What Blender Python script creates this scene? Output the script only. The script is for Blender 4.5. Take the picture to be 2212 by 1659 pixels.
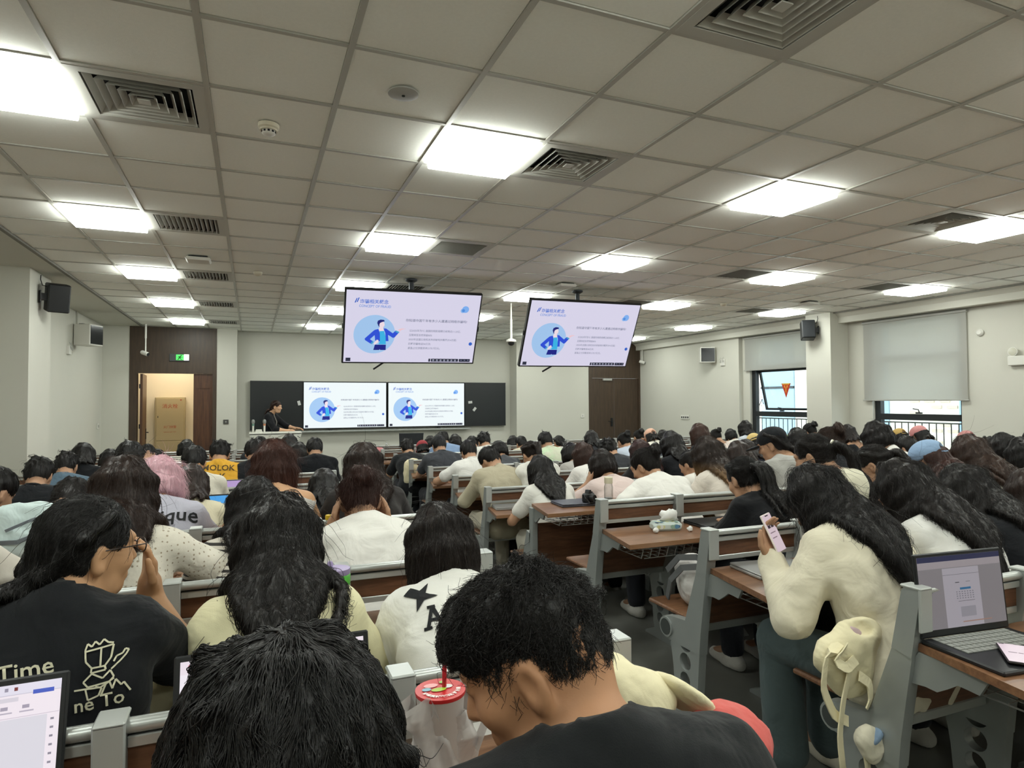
import bpy, bmesh, math, random
import numpy as np
from mathutils import Vector, Matrix, Euler

for _o in list(bpy.data.objects): bpy.data.objects.remove(_o)
SC = bpy.context.scene
COL = SC.collection
rng = np.random.default_rng(7)
random.seed(7)

# ---------------------------------------------------------------- camera
cam_d = bpy.data.cameras.new('camera'); cam = bpy.data.objects.new('camera', cam_d); COL.objects.link(cam)
cam_d.sensor_fit = 'HORIZONTAL'; cam_d.sensor_width = 36.0
cam_d.lens = 1381.43 / 2212 * 36.0
cam_d.clip_start = 0.05; cam_d.clip_end = 300
YAW, PITCH, ROLL = 0.386687, 0.0269628, -0.00419795
_f = Vector((math.sin(YAW)*math.cos(PITCH), math.cos(YAW)*math.cos(PITCH), math.sin(PITCH)))
_r = Vector((math.cos(YAW), -math.sin(YAW), 0)); _u = _r.cross(_f)
_r2 = _r*math.cos(ROLL) + _u*math.sin(ROLL); _u2 = -_r*math.sin(ROLL) + _u*math.cos(ROLL)
_m = Matrix((_r2, _u2, -_f)).transposed().to_4x4(); _m.translation = Vector((0, 0, 1.5))
cam.matrix_world = _m
SC.camera = cam

# ---------------------------------------------------------------- world, exposure
W = bpy.data.worlds.new('daylight'); SC.world = W; W.use_nodes = True
_bg = W.node_tree.nodes['Background']; _bg.inputs[0].default_value = (0.86, 0.94, 1.0, 1); _bg.inputs[1].default_value = 2.6
SC.view_settings.view_transform = 'Standard'; SC.view_settings.look = 'None'
SC.view_settings.gamma = 1.0; SC.view_settings.use_curve_mapping = False
SC.view_settings.exposure = 0.9
PANEL = 12.5          # ceiling light panels
try:
    cy = SC.cycles; cy.use_adaptive_sampling = True; cy.adaptive_threshold = .05; cy.adaptive_min_samples = 16
    cy.max_bounces = 7; cy.diffuse_bounces = 5; cy.glossy_bounces = 3; cy.transmission_bounces = 5
    cy.transparent_max_bounces = 8; cy.caustics_reflective = False; cy.caustics_refractive = False
    cy.sample_clamp_indirect = 6.0
    SC.cycles_curves.shape = 'RIBBONS'
except Exception: pass

# ---------------------------------------------------------------- helpers
def lin(h):
    if isinstance(h, str):
        h = h.lstrip('#'); c = [int(h[i:i+2], 16)/255 for i in (0, 2, 4)]
        return tuple((x/12.92 if x <= .04045 else ((x+.055)/1.055)**2.4) for x in c)
    return tuple(h)
MATS = {}
def mat(name, col, rough=.6, metal=0., spec=.5, bump=None, emit=None, var=None, alpha=1., trans=0., sheen=0., coat=0., stretch=None):
    """bump=(scale,strength[,detail]) noise relief; var=(scale,amount) colour variation; stretch=(x,y,z) texture scale"""
    if name in MATS: return MATS[name]
    m = bpy.data.materials.new(name); m.use_nodes = True; nt = m.node_tree; b = nt.nodes['Principled BSDF']
    c = lin(col); b.inputs['Base Color'].default_value = (*c, 1); b.inputs['Roughness'].default_value = rough
    b.inputs['Metallic'].default_value = metal; b.inputs['Specular IOR Level'].default_value = spec
    b.inputs['Alpha'].default_value = alpha; b.inputs['Transmission Weight'].default_value = trans
    b.inputs['Sheen Weight'].default_value = sheen; b.inputs['Coat Weight'].default_value = coat
    def coords(sc):
        tc = nt.nodes.new('ShaderNodeTexCoord'); mp = nt.nodes.new('ShaderNodeMapping')
        if stretch: mp.inputs['Scale'].default_value = stretch
        nt.links.new(tc.outputs['Object'], mp.inputs[0])
        n = nt.nodes.new('ShaderNodeTexNoise'); n.inputs['Scale'].default_value = sc; n.inputs['Detail'].default_value = 4
        nt.links.new(mp.outputs[0], n.inputs['Vector']); return n
    if var:
        n = coords(var[0]); mx = nt.nodes.new('ShaderNodeMix'); mx.data_type = 'RGBA'
        mx.inputs[6].default_value = (*[x*(1-var[1]) for x in c], 1); mx.inputs[7].default_value = (*[min(1, x*(1+var[1])) for x in c], 1)
        nt.links.new(n.outputs[0], mx.inputs[0]); nt.links.new(mx.outputs[2], b.inputs['Base Color'])
    if bump:
        n = coords(bump[0]); bp = nt.nodes.new('ShaderNodeBump'); bp.inputs['Strength'].default_value = bump[1]
        bp.inputs['Distance'].default_value = bump[2] if len(bump) > 2 else .003
        nt.links.new(n.outputs[0], bp.inputs['Height']); nt.links.new(bp.outputs[0], b.inputs['Normal'])
    if emit:
        b.inputs['Emission Color'].default_value = (*lin(emit[0]), 1); b.inputs['Emission Strength'].default_value = emit[1]
    MATS[name] = m; return m
def wood_mat(name, c1, c2, rough=.35, axis=(1, 14, 14), scale=3.0):
    if name in MATS: return MATS[name]
    m = bpy.data.materials.new(name); m.use_nodes = True; nt = m.node_tree; b = nt.nodes['Principled BSDF']
    tc = nt.nodes.new('ShaderNodeTexCoord'); mp = nt.nodes.new('ShaderNodeMapping'); mp.inputs['Scale'].default_value = axis
    n = nt.nodes.new('ShaderNodeTexNoise'); n.inputs['Scale'].default_value = scale; n.inputs['Detail'].default_value = 6; n.inputs['Roughness'].default_value = .65
    cr = nt.nodes.new('ShaderNodeValToRGB'); cr.color_ramp.elements[0].position = .35; cr.color_ramp.elements[1].position = .68
    cr.color_ramp.elements[0].color = (*lin(c1), 1); cr.color_ramp.elements[1].color = (*lin(c2), 1)
    nt.links.new(tc.outputs['Object'], mp.inputs[0]); nt.links.new(mp.outputs[0], n.inputs['Vector'])
    nt.links.new(n.outputs[0], cr.inputs[0]); nt.links.new(cr.outputs[0], b.inputs['Base Color'])
    b.inputs['Roughness'].default_value = rough; MATS[name] = m; return m
def mesh_np(name, V, Q, smooth=True):
    """mesh from numpy verts and quads/tris"""
    me = bpy.data.meshes.new(name); V = np.asarray(V, np.float32); Q = np.asarray(Q, np.int32); k = Q.shape[1]
    me.vertices.add(len(V)); me.vertices.foreach_set('co', V.ravel())
    me.loops.add(Q.size); me.loops.foreach_set('vertex_index', Q.ravel())
    me.polygons.add(len(Q)); me.polygons.foreach_set('loop_start', np.arange(0, Q.size, k, dtype=np.int32))
    if smooth: me.polygons.foreach_set('use_smooth', np.ones(len(Q), bool))
    me.update(calc_edges=True); return me
class MB:
    """collects shapes into one mesh"""
    def __init__(s): s.v = []; s.f = []
    def add(s, vs, fs):
        n = len(s.v); s.v += [tuple(v) for v in vs]; s.f += [[i+n for i in f] for f in fs]; return s
    def box(s, a, b, bev=0):
        (x0, y0, z0), (x1, y1, z1) = a, b
        x0, x1 = min(x0, x1), max(x0, x1); y0, y1 = min(y0, y1), max(y0, y1); z0, z1 = min(z0, z1), max(z0, z1)
        if bev <= 0:
            return s.add([(x0,y0,z0),(x1,y0,z0),(x1,y1,z0),(x0,y1,z0),(x0,y0,z1),(x1,y0,z1),(x1,y1,z1),(x0,y1,z1)],
                  [(0,3,2,1),(4,5,6,7),(0,1,5,4),(1,2,6,5),(2,3,7,6),(3,0,4,7)])
        B = min(bev, (x1-x0)/2.01, (y1-y0)/2.01, (z1-z0)/2.01)
        def ring(z, i): return [(x0+i,y0+B,z),(x0+B,y0+i,z),(x1-B,y0+i,z),(x1-i,y0+B,z),(x1-i,y1-B,z),(x1-B,y1-i,z),(x0+B,y1-i,z),(x0+i,y1-B,z)]
        vs = ring(z0, B) + ring(z0+B, 0) + ring(z1-B, 0) + ring(z1, B); fs = [list(range(7, -1, -1)), list(range(24, 32))]
        for r in range(3):
            for i in range(8): fs.append((r*8+i, r*8+(i+1) % 8, r*8+8+(i+1) % 8, r*8+8+i))
        return s.add(vs, fs)
    def prism(s, poly, d0, d1, axis='x'):
        """extrude a closed 2D polygon; axis x: poly in (y,z); y: (x,z); z: (x,y)"""
        n = len(poly)
        mk = {'x': lambda p, d: (d, p[0], p[1]), 'y': lambda p, d: (p[0], d, p[1]), 'z': lambda p, d: (p[0], p[1], d)}[axis]
        vs = [mk(p, d0) for p in poly] + [mk(p, d1) for p in poly]
        fs = [list(range(n-1, -1, -1)), list(range(n, 2*n))] + [(i, (i+1) % n, n+(i+1) % n, n+i) for i in range(n)]
        return s.add(vs, fs)
    def tube(s, pts, r, n=8, caps=True):
        pts = [Vector(p) for p in pts]; rs = r if isinstance(r, (list, tuple)) else [r]*len(pts); vs = []; up = None
        for i, p in enumerate(pts):
            t = (pts[min(i+1, len(pts)-1)] - pts[max(i-1, 0)]).normalized()
            if up is None: up = Vector((0, 0, 1)) if abs(t.z) < .9 else Vector((0, 1, 0))
            a = t.cross(up); a = a.normalized() if a.length > 1e-6 else Vector((1, 0, 0)); b = a.cross(t).normalized(); up = b
            for k in range(n):
                th = 2*math.pi*k/n; vs.append(p + a*math.cos(th)*rs[i] + b*math.sin(th)*rs[i])
        fs = []
        for i in range(len(pts)-1):
            for k in range(n): fs.append((i*n+k, i*n+(k+1) % n, (i+1)*n+(k+1) % n, (i+1)*n+k))
        if caps: fs += [list(range(n-1, -1, -1)), list(range((len(pts)-1)*n, len(pts)*n))]
        return s.add(vs, fs)
    def lathe(s, prof, c=(0, 0, 0), n=20, axis='z'):
        """prof: list of (r, h)"""
        vs = []; cx, cy_, cz = c
        for r, h in prof:
            for k in range(n):
                t = 2*math.pi*k/n; a, b = r*math.cos(t), r*math.sin(t)
                vs.append((cx+a, cy_+b, cz+h) if axis == 'z' else ((cx+a, cy_+h, cz+b) if axis == 'y' else (cx+h, cy_+a, cz+b)))
        fs = []
        for i in range(len(prof)-1):
            for k in range(n): fs.append((i*n+k, i*n+(k+1) % n, (i+1)*n+(k+1) % n, (i+1)*n+k))
        fs += [list(range(n-1, -1, -1)), list(range((len(prof)-1)*n, len(prof)*n))]
        return s.add(vs, fs)
    def ribbon(s, pts, wdir, w, t=.004):
        """flat strap with thickness along pts; wdir: list of width vectors or one"""
        pts = [Vector(p) for p in pts]; vs = []
        for i, p in enumerate(pts):
            d = (pts[min(i+1, len(pts)-1)] - pts[max(i-1, 0)]).normalized()
            wd = Vector(wdir[i] if isinstance(wdir[0], (tuple, list, Vector)) else wdir); wd = (wd - d*wd.dot(d)).normalized(); nn = d.cross(wd)
            for a, b in ((-1, -1), (1, -1), (1, 1), (-1, 1)): vs.append(p + wd*(a*w/2) + nn*(b*t/2))
        fs = [(3, 2, 1, 0), tuple(range(4*len(pts)-4, 4*len(pts)))]
        for i in range(len(pts)-1):
            for k in range(4): fs.append((i*4+k, i*4+(k+1) % 4, i*4+4+(k+1) % 4, i*4+4+k))
        return s.add(vs, fs)
    def mesh(s, name, smooth=False):
        me = bpy.data.meshes.new(name); me.from_pydata(s.v, [], s.f)
        bm = bmesh.new(); bm.from_mesh(me); bmesh.ops.recalc_face_normals(bm, faces=bm.faces); bm.to_mesh(me); bm.free()
        if smooth: smooth_angle(me, 40)
        return me
    def obj(s, name, m, parent=None, smooth=False, loc=None):
        return mk(name, s.mesh(name, smooth), m, parent, loc)
def smooth_angle(me, deg=40):
    for p in me.polygons: p.use_smooth = True
    bm = bmesh.new(); bm.from_mesh(me)
    for e in bm.edges:
        if len(e.link_faces) == 2 and e.calc_face_angle(0) > math.radians(deg): e.smooth = False
    bm.to_mesh(me); bm.free()
def mk(name, me, m=None, parent=None, loc=None, rot=None):
    """one mesh object; the material sits on the object so that copies may share mesh data"""
    o = bpy.data.objects.new(name, me); COL.objects.link(o)
    if m is not None:
        if len(me.materials) == 0: me.materials.append(None)
        o.material_slots[0].link = 'OBJECT'; o.material_slots[0].material = m
    if parent is not None: o.parent = parent
    if loc is not None: o.location = loc
    if rot is not None: o.rotation_euler = rot
    return o
def thing(name, label, cat, loc=(0, 0, 0), rotz=0, group=None):
    o = bpy.data.objects.new(name, None); COL.objects.link(o); o.empty_display_size = .1
    o.location = loc; o.rotation_euler = (0, 0, rotz); o['label'] = label; o['category'] = cat
    if group: o['group'] = group
    return o
def tag(o, label, cat, group=None):
    o['label'] = label; o['category'] = cat
    if group: o['group'] = group
    return o
def struct(o, label=None):
    o['kind'] = 'structure'
    if label: o['label'] = label
    return o
TXT = {}
def text_mesh(body, size=1., align='LEFT', ext=0., bold=0.):
    key = (body, size, align, ext, bold)
    if key in TXT: return TXT[key]
    cu = bpy.data.curves.new('lettering', 'FONT'); cu.body = body; cu.size = size; cu.align_x = align; cu.extrude = ext; cu.offset = bold
    cu.resolution_u = 2
    o = bpy.data.objects.new('tmp_text', cu); COL.objects.link(o)
    dg = bpy.context.evaluated_depsgraph_get(); dg.update()
    me = bpy.data.meshes.new_from_object(o.evaluated_get(dg)); bpy.data.objects.remove(o)
    me.materials.clear(); me.name = 'lettering'; TXT[key] = me; return me
# ================================================================ ROOM
ZT = 3.02; OX = .98876; OY = 3.3545; T = .6; LOW = -.165
M_wall = mat('wall paint', '#cdccc2', .85, bump=(140, .15, .002), var=(1.3, .03))
M_ceil = mat('mineral tile', '#f4f5ee', .9, bump=(220, .35, .002), var=(60, .04))
M_bar = mat('ceiling bar', '#b4b3ab', .38, spec=.6)
M_gap = mat('shadow gap trim', '#7d7c75', .7)  # grey bars stand in for the dark shadow gap at the ceiling edges
M_floor = mat('dark vinyl floor', '#7b7c76', .42, bump=(60, .1, .002), var=(5, .22))
M_white = mat('white plastic', '#dcdbd4', .45)
M_grey = mat('grey plastic', '#a9a9a4', .5)
M_black = mat('black plastic', '#17191b', .45)
M_blackm = mat('black matte metal', '#1d2023', .4, metal=.3)
M_brown = wood_mat('dark brown veneer', '#3a2d22', '#4a3a2b', .45, (6, 6, .6), 4)
M_brown2 = wood_mat('reddish brown door', '#45291a', '#5f3d26', .4, (9, 9, .7), 4)
M_alu = mat('cast aluminium', '#9ca19f', .42, metal=.35, bump=(300, .08, .001))
M_alu2 = mat('silver rail', '#bcc0bd', .32, metal=.5)
M_dkgrey = mat('dark gap shade and hub cap', '#3c4140', .6)
def box(name, a, b, m, parent=None, bev=0): return MB().box(a, b, bev).obj(name, m, parent)

struct(box('floor_upper', (-3.4, -2.2, -.3), (9.95, 4.42, 0), M_floor), 'dark grey vinyl floor of the raised rear part')
struct(box('floor_lower', (-3.4, 4.42, -.4), (9.95, 15.1, LOW), M_floor), 'dark grey vinyl floor of the lower front part')
struct(box('wall_back', (-3.4, -2.4, LOW), (9.95, -2.2, 3.3), M_wall))
wl = struct(MB().box((-3.45, -2.2, LOW), (-3.2, 8.6, 3.3)).box((-2.95, 9.42, LOW), (-2.7, 14.75, 3.3)).obj('wall_left', M_wall))
struct(MB().box((-3.45, 8.6, LOW), (-2.3, 9.42, 3.3)).obj('pillar_left', M_wall), 'off-white pillar projecting from the left wall')
# front wall: proud sides, recessed middle
wf = struct(MB().box((-2.95, 14.51, LOW), (-2.235, 14.75, 3.3)).box((-.675, 14.51, LOW), (-.286, 15.2, 3.3)).box((-.29, 14.95, LOW), (6.06, 15.2, 3.3))
            .box((6.03, 14.51, LOW), (8.04, 15.2, 3.3)).box((9.64, 14.51, LOW), (9.95, 14.75, 3.3)).obj('wall_front', M_wall))
# right wall with two window openings
W1 = (9.0, 10.56); W2 = (6.24, 7.70); W3 = (3.40, 4.90); W4 = (.55, 2.05); WZ = (.42, 2.78)
mb = MB().box((9.7, -2.2, LOW), (9.95, W4[0], 3.3)).box((9.7, W4[1], LOW), (9.95, W3[0], 3.3)).box((9.7, W3[1], LOW), (9.95, W2[0], 3.3)).box((9.7, W2[1], LOW), (9.95, W1[0], 3.3)).box((9.7, W1[1], LOW), (9.95, 14.75, 3.3))
for w in (W1, W2, W3, W4): mb.box((9.7, w[0], LOW), (9.95, w[1], WZ[0])).box((9.7, w[0], WZ[1]), (9.95, w[1], 3.3))
struct(mb.obj('wall_right', M_wall))
struct(box('wall_right_projection', (9.6, 10.77, LOW), (9.71, 14.52, 2.86), M_wall))
struct(box('pillar_right', (9.283, 8.158, LOW), (9.72, 8.69, 3.1), M_wall), 'off-white pillar between the two windows')
# beam / curtain box above the windows
struct(MB().prism([(9.39, 3.06), (9.39, 3.0), (9.42, 2.985), (9.47, 2.935), (9.47, 2.835), (9.60, 2.835), (9.60, 3.06)], -2.2, 14.52, 'y').obj('trim_1', M_wall), 'plaster curtain box running above the windows')
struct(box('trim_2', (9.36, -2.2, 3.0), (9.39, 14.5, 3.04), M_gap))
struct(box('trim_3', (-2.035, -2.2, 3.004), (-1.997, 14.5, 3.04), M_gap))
# ---- ceiling: slab, plaster border, tiles, bars
ceil = struct(MB().box((-3.45, -2.4, 3.2), (9.95, 15.2, 3.4)).obj('ceiling', M_wall), 'suspended ceiling of white mineral tiles')
MB().box((-3.4, -2.2, 3.018), (-2.03, 14.6, 3.06)).obj('plaster_border', M_wall, ceil)
x0i, x1i, y0j, y1j = -5, 14, -9, 19
LIGHTS = [(i, j) for i in (-4, 0, 4, 8, 12) for j in (-8, -4, 0, 4, 8, 12, 16)]
DIFF = [(-3, 0), (1, 0), (1, -3), (7, 0)]
GRILL = [(-3, 4), (-3, 8), (-3, 12), (-3, 16), (1, 4), (1, 8), (1, 12), (7, 4), (7, 8), (7, 12), (11, 4), (11, 8)]
busy = set(LIGHTS) | set(DIFF) | set(GRILL)
def cam_px(p):
    v = Vector(p) - Vector((0, 0, 1.5)); d = v.dot(_f)
    return None if d < .1 else (1106 + 1381.43*v.dot(_r2)/d, 829.5 - 1381.43*v.dot(_u2)/d)
def cell(i, j): return OX + i*T, OY + j*T
tile_me = MB().box((-.287, -.287, 0), (.287, .287, .018), .003).mesh('ceiling_tile')
rank = []
for i in range(x0i, x1i):
    for j in range(y0j, y1j):
        if (i, j) in busy: continue
        x, y = cell(i, j); q = [cam_px((x+a, y+b, ZT)) for a, b in ((0, 0), (T, 0), (T, T), (0, T))]
        area = 0
        if all(q):
            area = abs(sum(q[k][0]*q[(k+1) % 4][1] - q[(k+1) % 4][0]*q[k][1] for k in range(4)))/2
            if max(p[0] for p in q) < 0 or min(p[0] for p in q) > 2212 or max(p[1] for p in q) < 0: area = 0
        rank.append((-area, i, j))
rank.sort()
far = MB()
for n, (a, i, j) in enumerate(rank):
    x, y = cell(i, j)
    if y + T > 14.9: continue
    if n < 300 and a < 0:
        mk('ceiling_tile', tile_me, M_ceil, ceil, (x+.3, y+.3, ZT+.006))
    else: far.box((x+.013, y+.013, ZT+.006), (x+.587, y+.587, ZT+.024))
o = far.obj('distant_ceiling_tile', M_ceil, ceil); o['kind'] = 'stuff'
for i in range(x0i, x1i+1): MB().box((OX+i*T-.013, -2.2, ZT-.002), (OX+i*T+.013, 14.9, ZT+.03)).obj('ceiling_bar', M_bar, ceil)
for j in range(y0j, y1j+1):
    if OY+j*T < 14.9: MB().box((-2.0, OY+j*T-.012, ZT-.001), (9.38, OY+j*T+.012, ZT+.03)).obj('ceiling_bar', M_bar, ceil)
# ---- ceiling lights
M_panel = mat('lit diffuser panel', '#ffffff', .5, emit=('#f6fbf3', PANEL))
M_frame = mat('light frame', '#c8cacb', .4)
fr_me = MB().box((-.288, -.288, 0), (.288, -.268, .02)).box((-.288, .268, 0), (.288, .288, .02)).box((-.288, -.268, 0), (-.268, .268, .02)).box((.268, -.268, 0), (.288, .268, .02)).mesh('frame')
mb = MB(); mb.add([(-.262, -.262, -.042), (.262, -.262, -.042), (.262, .262, -.042), (-.262, .262, -.042), (-.268, -.268, .01), (.268, -.268, .01), (.268, .268, .01), (-.268, .268, .01)], [(3, 2, 1, 0), (0, 1, 5, 4), (1, 2, 6, 5), (2, 3, 7, 6), (3, 0, 4, 7)])  # lit sides drop below the tiles, added to throw glow onto the ceiling
df_me = mb.mesh('diffuser')
colw = {-4: 'by the left wall', 0: 'above the left desks', 4: 'over the aisle side of the middle', 8: 'over the right desks', 12: 'by the windows'}
roww = {-8: 'behind the camera', -4: 'just behind the frame edge', 0: 'nearest to the camera', 4: 'second from the camera', 8: 'third from the camera', 12: 'fourth from the camera', 16: 'closest to the front wall'}
for i, j in LIGHTS:
    x, y = cell(i, j); t = thing('ceiling_light', f'square lit ceiling panel {colw[i]}, {roww[j]}', 'ceiling light', (x+.3, y+.3, ZT-.002), 0, 'square ceiling light panels')
    mk('frame', fr_me, M_frame, t); mk('diffuser', df_me, M_panel, t)
# ---- air diffusers and grilles
M_vent = mat('vent enamel', '#b9b8b0', .5); M_dark = mat('duct interior', '#14171a', .9)
def ringpoly(mb, a, b, z0, z1, t=.004):
    for k in range(4):
        R = Matrix.Rotation(k*math.pi/2, 3, 'Z')
        vs = [R @ Vector(p) for p in ((-a, -a, z0), (a, -a, z0), (b, -b, z1), (-b, -b, z1), (-a+t, -a+t, z0+t), (a-t, -a+t, z0+t), (b-t, -b+t, z1+t), (-b+t, -b+t, z1+t))]
        mb.add(vs, [(0, 1, 2, 3), (7, 6, 5, 4), (0, 4, 5, 1), (3, 2, 6, 7), (0, 3, 7, 4), (1, 5, 6, 2)])
vf_me = MB(); 
for k in range(4):
    R = Matrix.Rotation(k*math.pi/2, 3, 'Z'); vs = [R @ Vector(p) for p in ((-.287, -.287, 0), (.287, -.287, 0), (.235, -.235, 0), (-.235, -.235, 0), (-.287, -.287, .02), (.287, -.287, .02), (.235, -.235, .02), (-.235, -.235, .02))]
    vf_me.add(vs, [(3, 2, 1, 0), (4, 5, 6, 7), (0, 1, 5, 4), (2, 3, 7, 6)])
vf_me = vf_me.mesh('frame'); duct_me = MB().box((-.24, -.24, .10), (.24, .24, .11)).box((-.25, -.24, .02), (-.24, .24, .11)).box((.24, -.24, .02), (.25, .24, .11)).box((-.24, -.25, .02), (.24, -.24, .11)).box((-.24, .24, .02), (.24, .25, .11)).mesh('duct')
louv = []
for k in range(5):
    mb = MB(); a = .226 - k*.041; ringpoly(mb, a, a-.020, 0.002, .036); louv.append(mb.mesh('louvre'))
core_me = MB().box((-.028, -.028, .0), (.028, .028, .006)).mesh('core')
bl_me = MB().prism([(-.004, 0), (.014, .03), (.016, .03), (-.001, 0)], -.235, .235, 'y').mesh('blade')
names = {(-3, 0): 'beside the left row of lights', (1, 0): 'right of the centre light panel', (1, -3): 'largest in view, cut by the upper frame edge', (7, 0): 'left of the right-hand light panel'}
for i, j in DIFF:
    x, y = cell(i, j); t = thing('air_diffuser', f'square air diffuser with nested louvres {names[(i,j)]}', 'air vent', (x+.3, y+.3, ZT-.003), 0, 'square ceiling air diffusers')
    mk('frame', vf_me, M_vent, t); mk('duct', duct_me, M_dark, t)
    for m in louv: mk('louvre', m, M_vent, t)
    mk('core', core_me, M_vent, t)
vn = {-3: 'beside the left row of lights', 1: 'beside the centre row of lights', 7: 'beside the fourth row of lights', 11: 'beside the window-side lights'}
for i, j in GRILL:
    x, y = cell(i, j); t = thing('return_air_grille', f'slatted return air grille {vn[i]}, {roww[j]}', 'air vent', (x+.3, y+.3, ZT-.003), 0 if (i, j) != (1, 4) else math.pi/2, 'slatted ceiling grilles')
    mk('frame', vf_me, M_vent, t); mk('duct', duct_me, M_dark, t)
    for k in range(13): mk('blade', bl_me, M_vent, t, (-.22+k*.0362, 0, 0))
# ---- small ceiling devices
def disc_dev(name, label, cat, x, y, prof, m, extra=None):
    t = thing(name, label, cat, (x, y, ZT-.002)); MB().lathe(prof, n=24).obj('housing', m, t, True)
    if extra: extra(t)
    return t
M_cream = mat('aged cream plastic', '#cfc8b4', .5)
t = disc_dev('smoke_detector', 'cream round smoke detector on a ceiling tile near the left diffuser', 'smoke detector', OX-1.52*T, OY+.58*T, [(.055, 0), (.055, -.02), (.045, -.026), (.045, -.036)], M_cream)
MB().lathe([(.036, -.036), (.036, -.05), (.03, -.056), (.012, -.058)], n=20).obj('sensor_head', M_white, t, True)
for k in range(10):
    a = k*.628; MB().box((-.006, .032, -.048), (.006, .0375, -.038)).obj('slot', M_dark, t).rotation_euler = (0, 0, a)
t = disc_dev('ceiling_speaker', 'flat round grey ceiling cover plate above the centre', 'speaker', OX-.51*T, OY-.46*T, [(.075, 0), (.075, -.006), (.05, -.012), (.012, -.012)], M_grey)
MB().lathe([(.008, -.012), (.008, -.016)], n=12).obj('centre_hole', M_dark, t)
for k, (ci, cj, w) in enumerate(((-2.52, 6.75, 'over the left desks'), (4.61, 6.72, 'between the two hanging screens'), (11.67, 6.75, 'near the windows'))):
    t = thing('wireless_access_point', f'white rounded wireless box on ceiling {w}', 'access point', (OX+ci*T, OY+cj*T, ZT-.002))
    MB().box((-.12, -.12, -.045), (.12, .12, -.012), .02).obj('housing', M_white, t); MB().box((-.09, -.09, -.013), (.09, .09, 0)).obj('mount', M_dark, t)
for ci, cj, w in ((-1.55, 7.71, 'left of the screens'), (9.74, 7.72, 'right of the screens')):
    t = disc_dev('small_smoke_detector', f'small round smoke detector far down the ceiling {w}', 'smoke detector', OX+ci*T, OY+cj*T, [(.05, 0), (.05, -.02), (.035, -.04), (.02, -.045)], M_cream)

# ---- doors
def leaf(name, x0, x1, z0, z1, m, parent, y=0, th=.045):
    MB().box((x0, y, z0), (x1, y+th, z1)).obj(name, m, parent)
d1 = struct(thing('door_1', 'brown double door at front left with one leaf open', 'door', (0, 14.5, LOW))); del d1['category']
ZD = 2.09 - LOW
box('door_frame', (-2.235, 0, 0), (-2.10, .16, ZD), M_brown, d1); box('door_frame', (-.745, 0, 0), (-.67, .16, ZD), M_brown, d1)
box('transom_panel', (-2.235, 0, ZD), (-.67, .16, ZT-LOW), M_brown, d1)
c = MB().box((-1.10, .05, .01), (-.745, .095, ZD-.005)).obj('door_leaf', M_brown2, d1)
MB().box((-1.05, .04, ZD-.30), (-.80, .055, ZD-.18)).box((-1.05, .04, .25), (-.80, .055, ZD-.36)).obj('raised_panel', M_brown2, c)
lo = MB().box((0, 0, .01), (.045, .95, ZD-.01)).obj('door_leaf', M_brown2, d1); lo.location = (-2.06, .10, 0); lo.rotation_euler = (0, 0, .06)
MB().box((.045, .80, .90), (.055, .86, 1.12)).tube([(.05, .83, 1.04), (.09, .83, 1.04), (.095, .72, 1.04)], .010).obj('door_handle', M_blackm, lo)
for z in (.35, 1.15, 1.95): MB().tube([(-.005, -.012, z), (-.005, -.012, z+.09)], .012).obj('hinge', M_blackm, lo)
d2 = struct(thing('door_2', 'closed dark brown double door at front right', 'door', (0, 14.5, LOW))); del d2['category']
box('door_frame', (8.04, 0, 0), (8.14, .16, ZD), M_brown, d2); box('door_frame', (9.54, 0, 0), (9.64, .16, ZD), M_brown, d2)
box('transom_panel', (8.04, 0, ZD), (9.64, .16, ZT-LOW), M_brown, d2)
a = box('door_leaf', (8.14, .03, .01), (8.80, .075, ZD-.004), M_brown, d2); b = box('door_leaf', (8.81, .03, .01), (9.54, .075, ZD-.004), M_brown, d2)
MB().box((8.70, .005, 1.0), (8.75, .03, 1.22)).tube([(8.725, .03, 1.13), (8.725, -.03, 1.13), (8.60, -.03, 1.13)], .010).obj('door_handle', M_blackm, a)
MB().box((8.46, -.02, ZD-.06), (8.72, .03, ZD-.01)).obj('door_closer', M_grey, a)
# exit sign above door 1
t = thing('exit_sign', 'green and white exit sign on the brown panel above the open door', 'sign', (-1.355, 14.495, 2.41))
M_green = mat('lit green', '#2fae3c', .5, emit=('#46d257', .9)); M_lit = mat('lit white', '#ffffff', .5, emit=('#fff6e6', .8))
box('housing', (-.18, -.025, -.075), (.18, 0, .075), mat('dark grey housing', '#3d3f42', .5), t, .004)
MB().box((-.06, -.028, -.05), (.075, -.024, .06)).obj('green_field', M_green, t); MB().box((.08, -.028, -.055), (.172, -.024, .065)).obj('white_field', M_lit, t)
mb = MB(); mb.lathe([(.013, -.032), (.013, -.029)], (.03, 0, .04), 12, 'y')
for q in ([(-.01, .025), (.03, .03), (.02, -.008), (-.005, -.005)], [(.0, -.005), (.02, -.008), (.045, -.045), (.03, -.045)], [(-.005, -.003), (.012, -.006), (-.02, -.045), (-.04, -.04)], [(.02, .02), (.055, .0), (.05, -.008), (.02, .008)], [(-.01, .025), (-.035, .0), (-.028, -.005), (0, .012)]):
    mb.prism(q, -.031, -.029, 'y')
mb.obj('running_figure', mat('dark green print', '#0d4a1a', .6), t)
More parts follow.
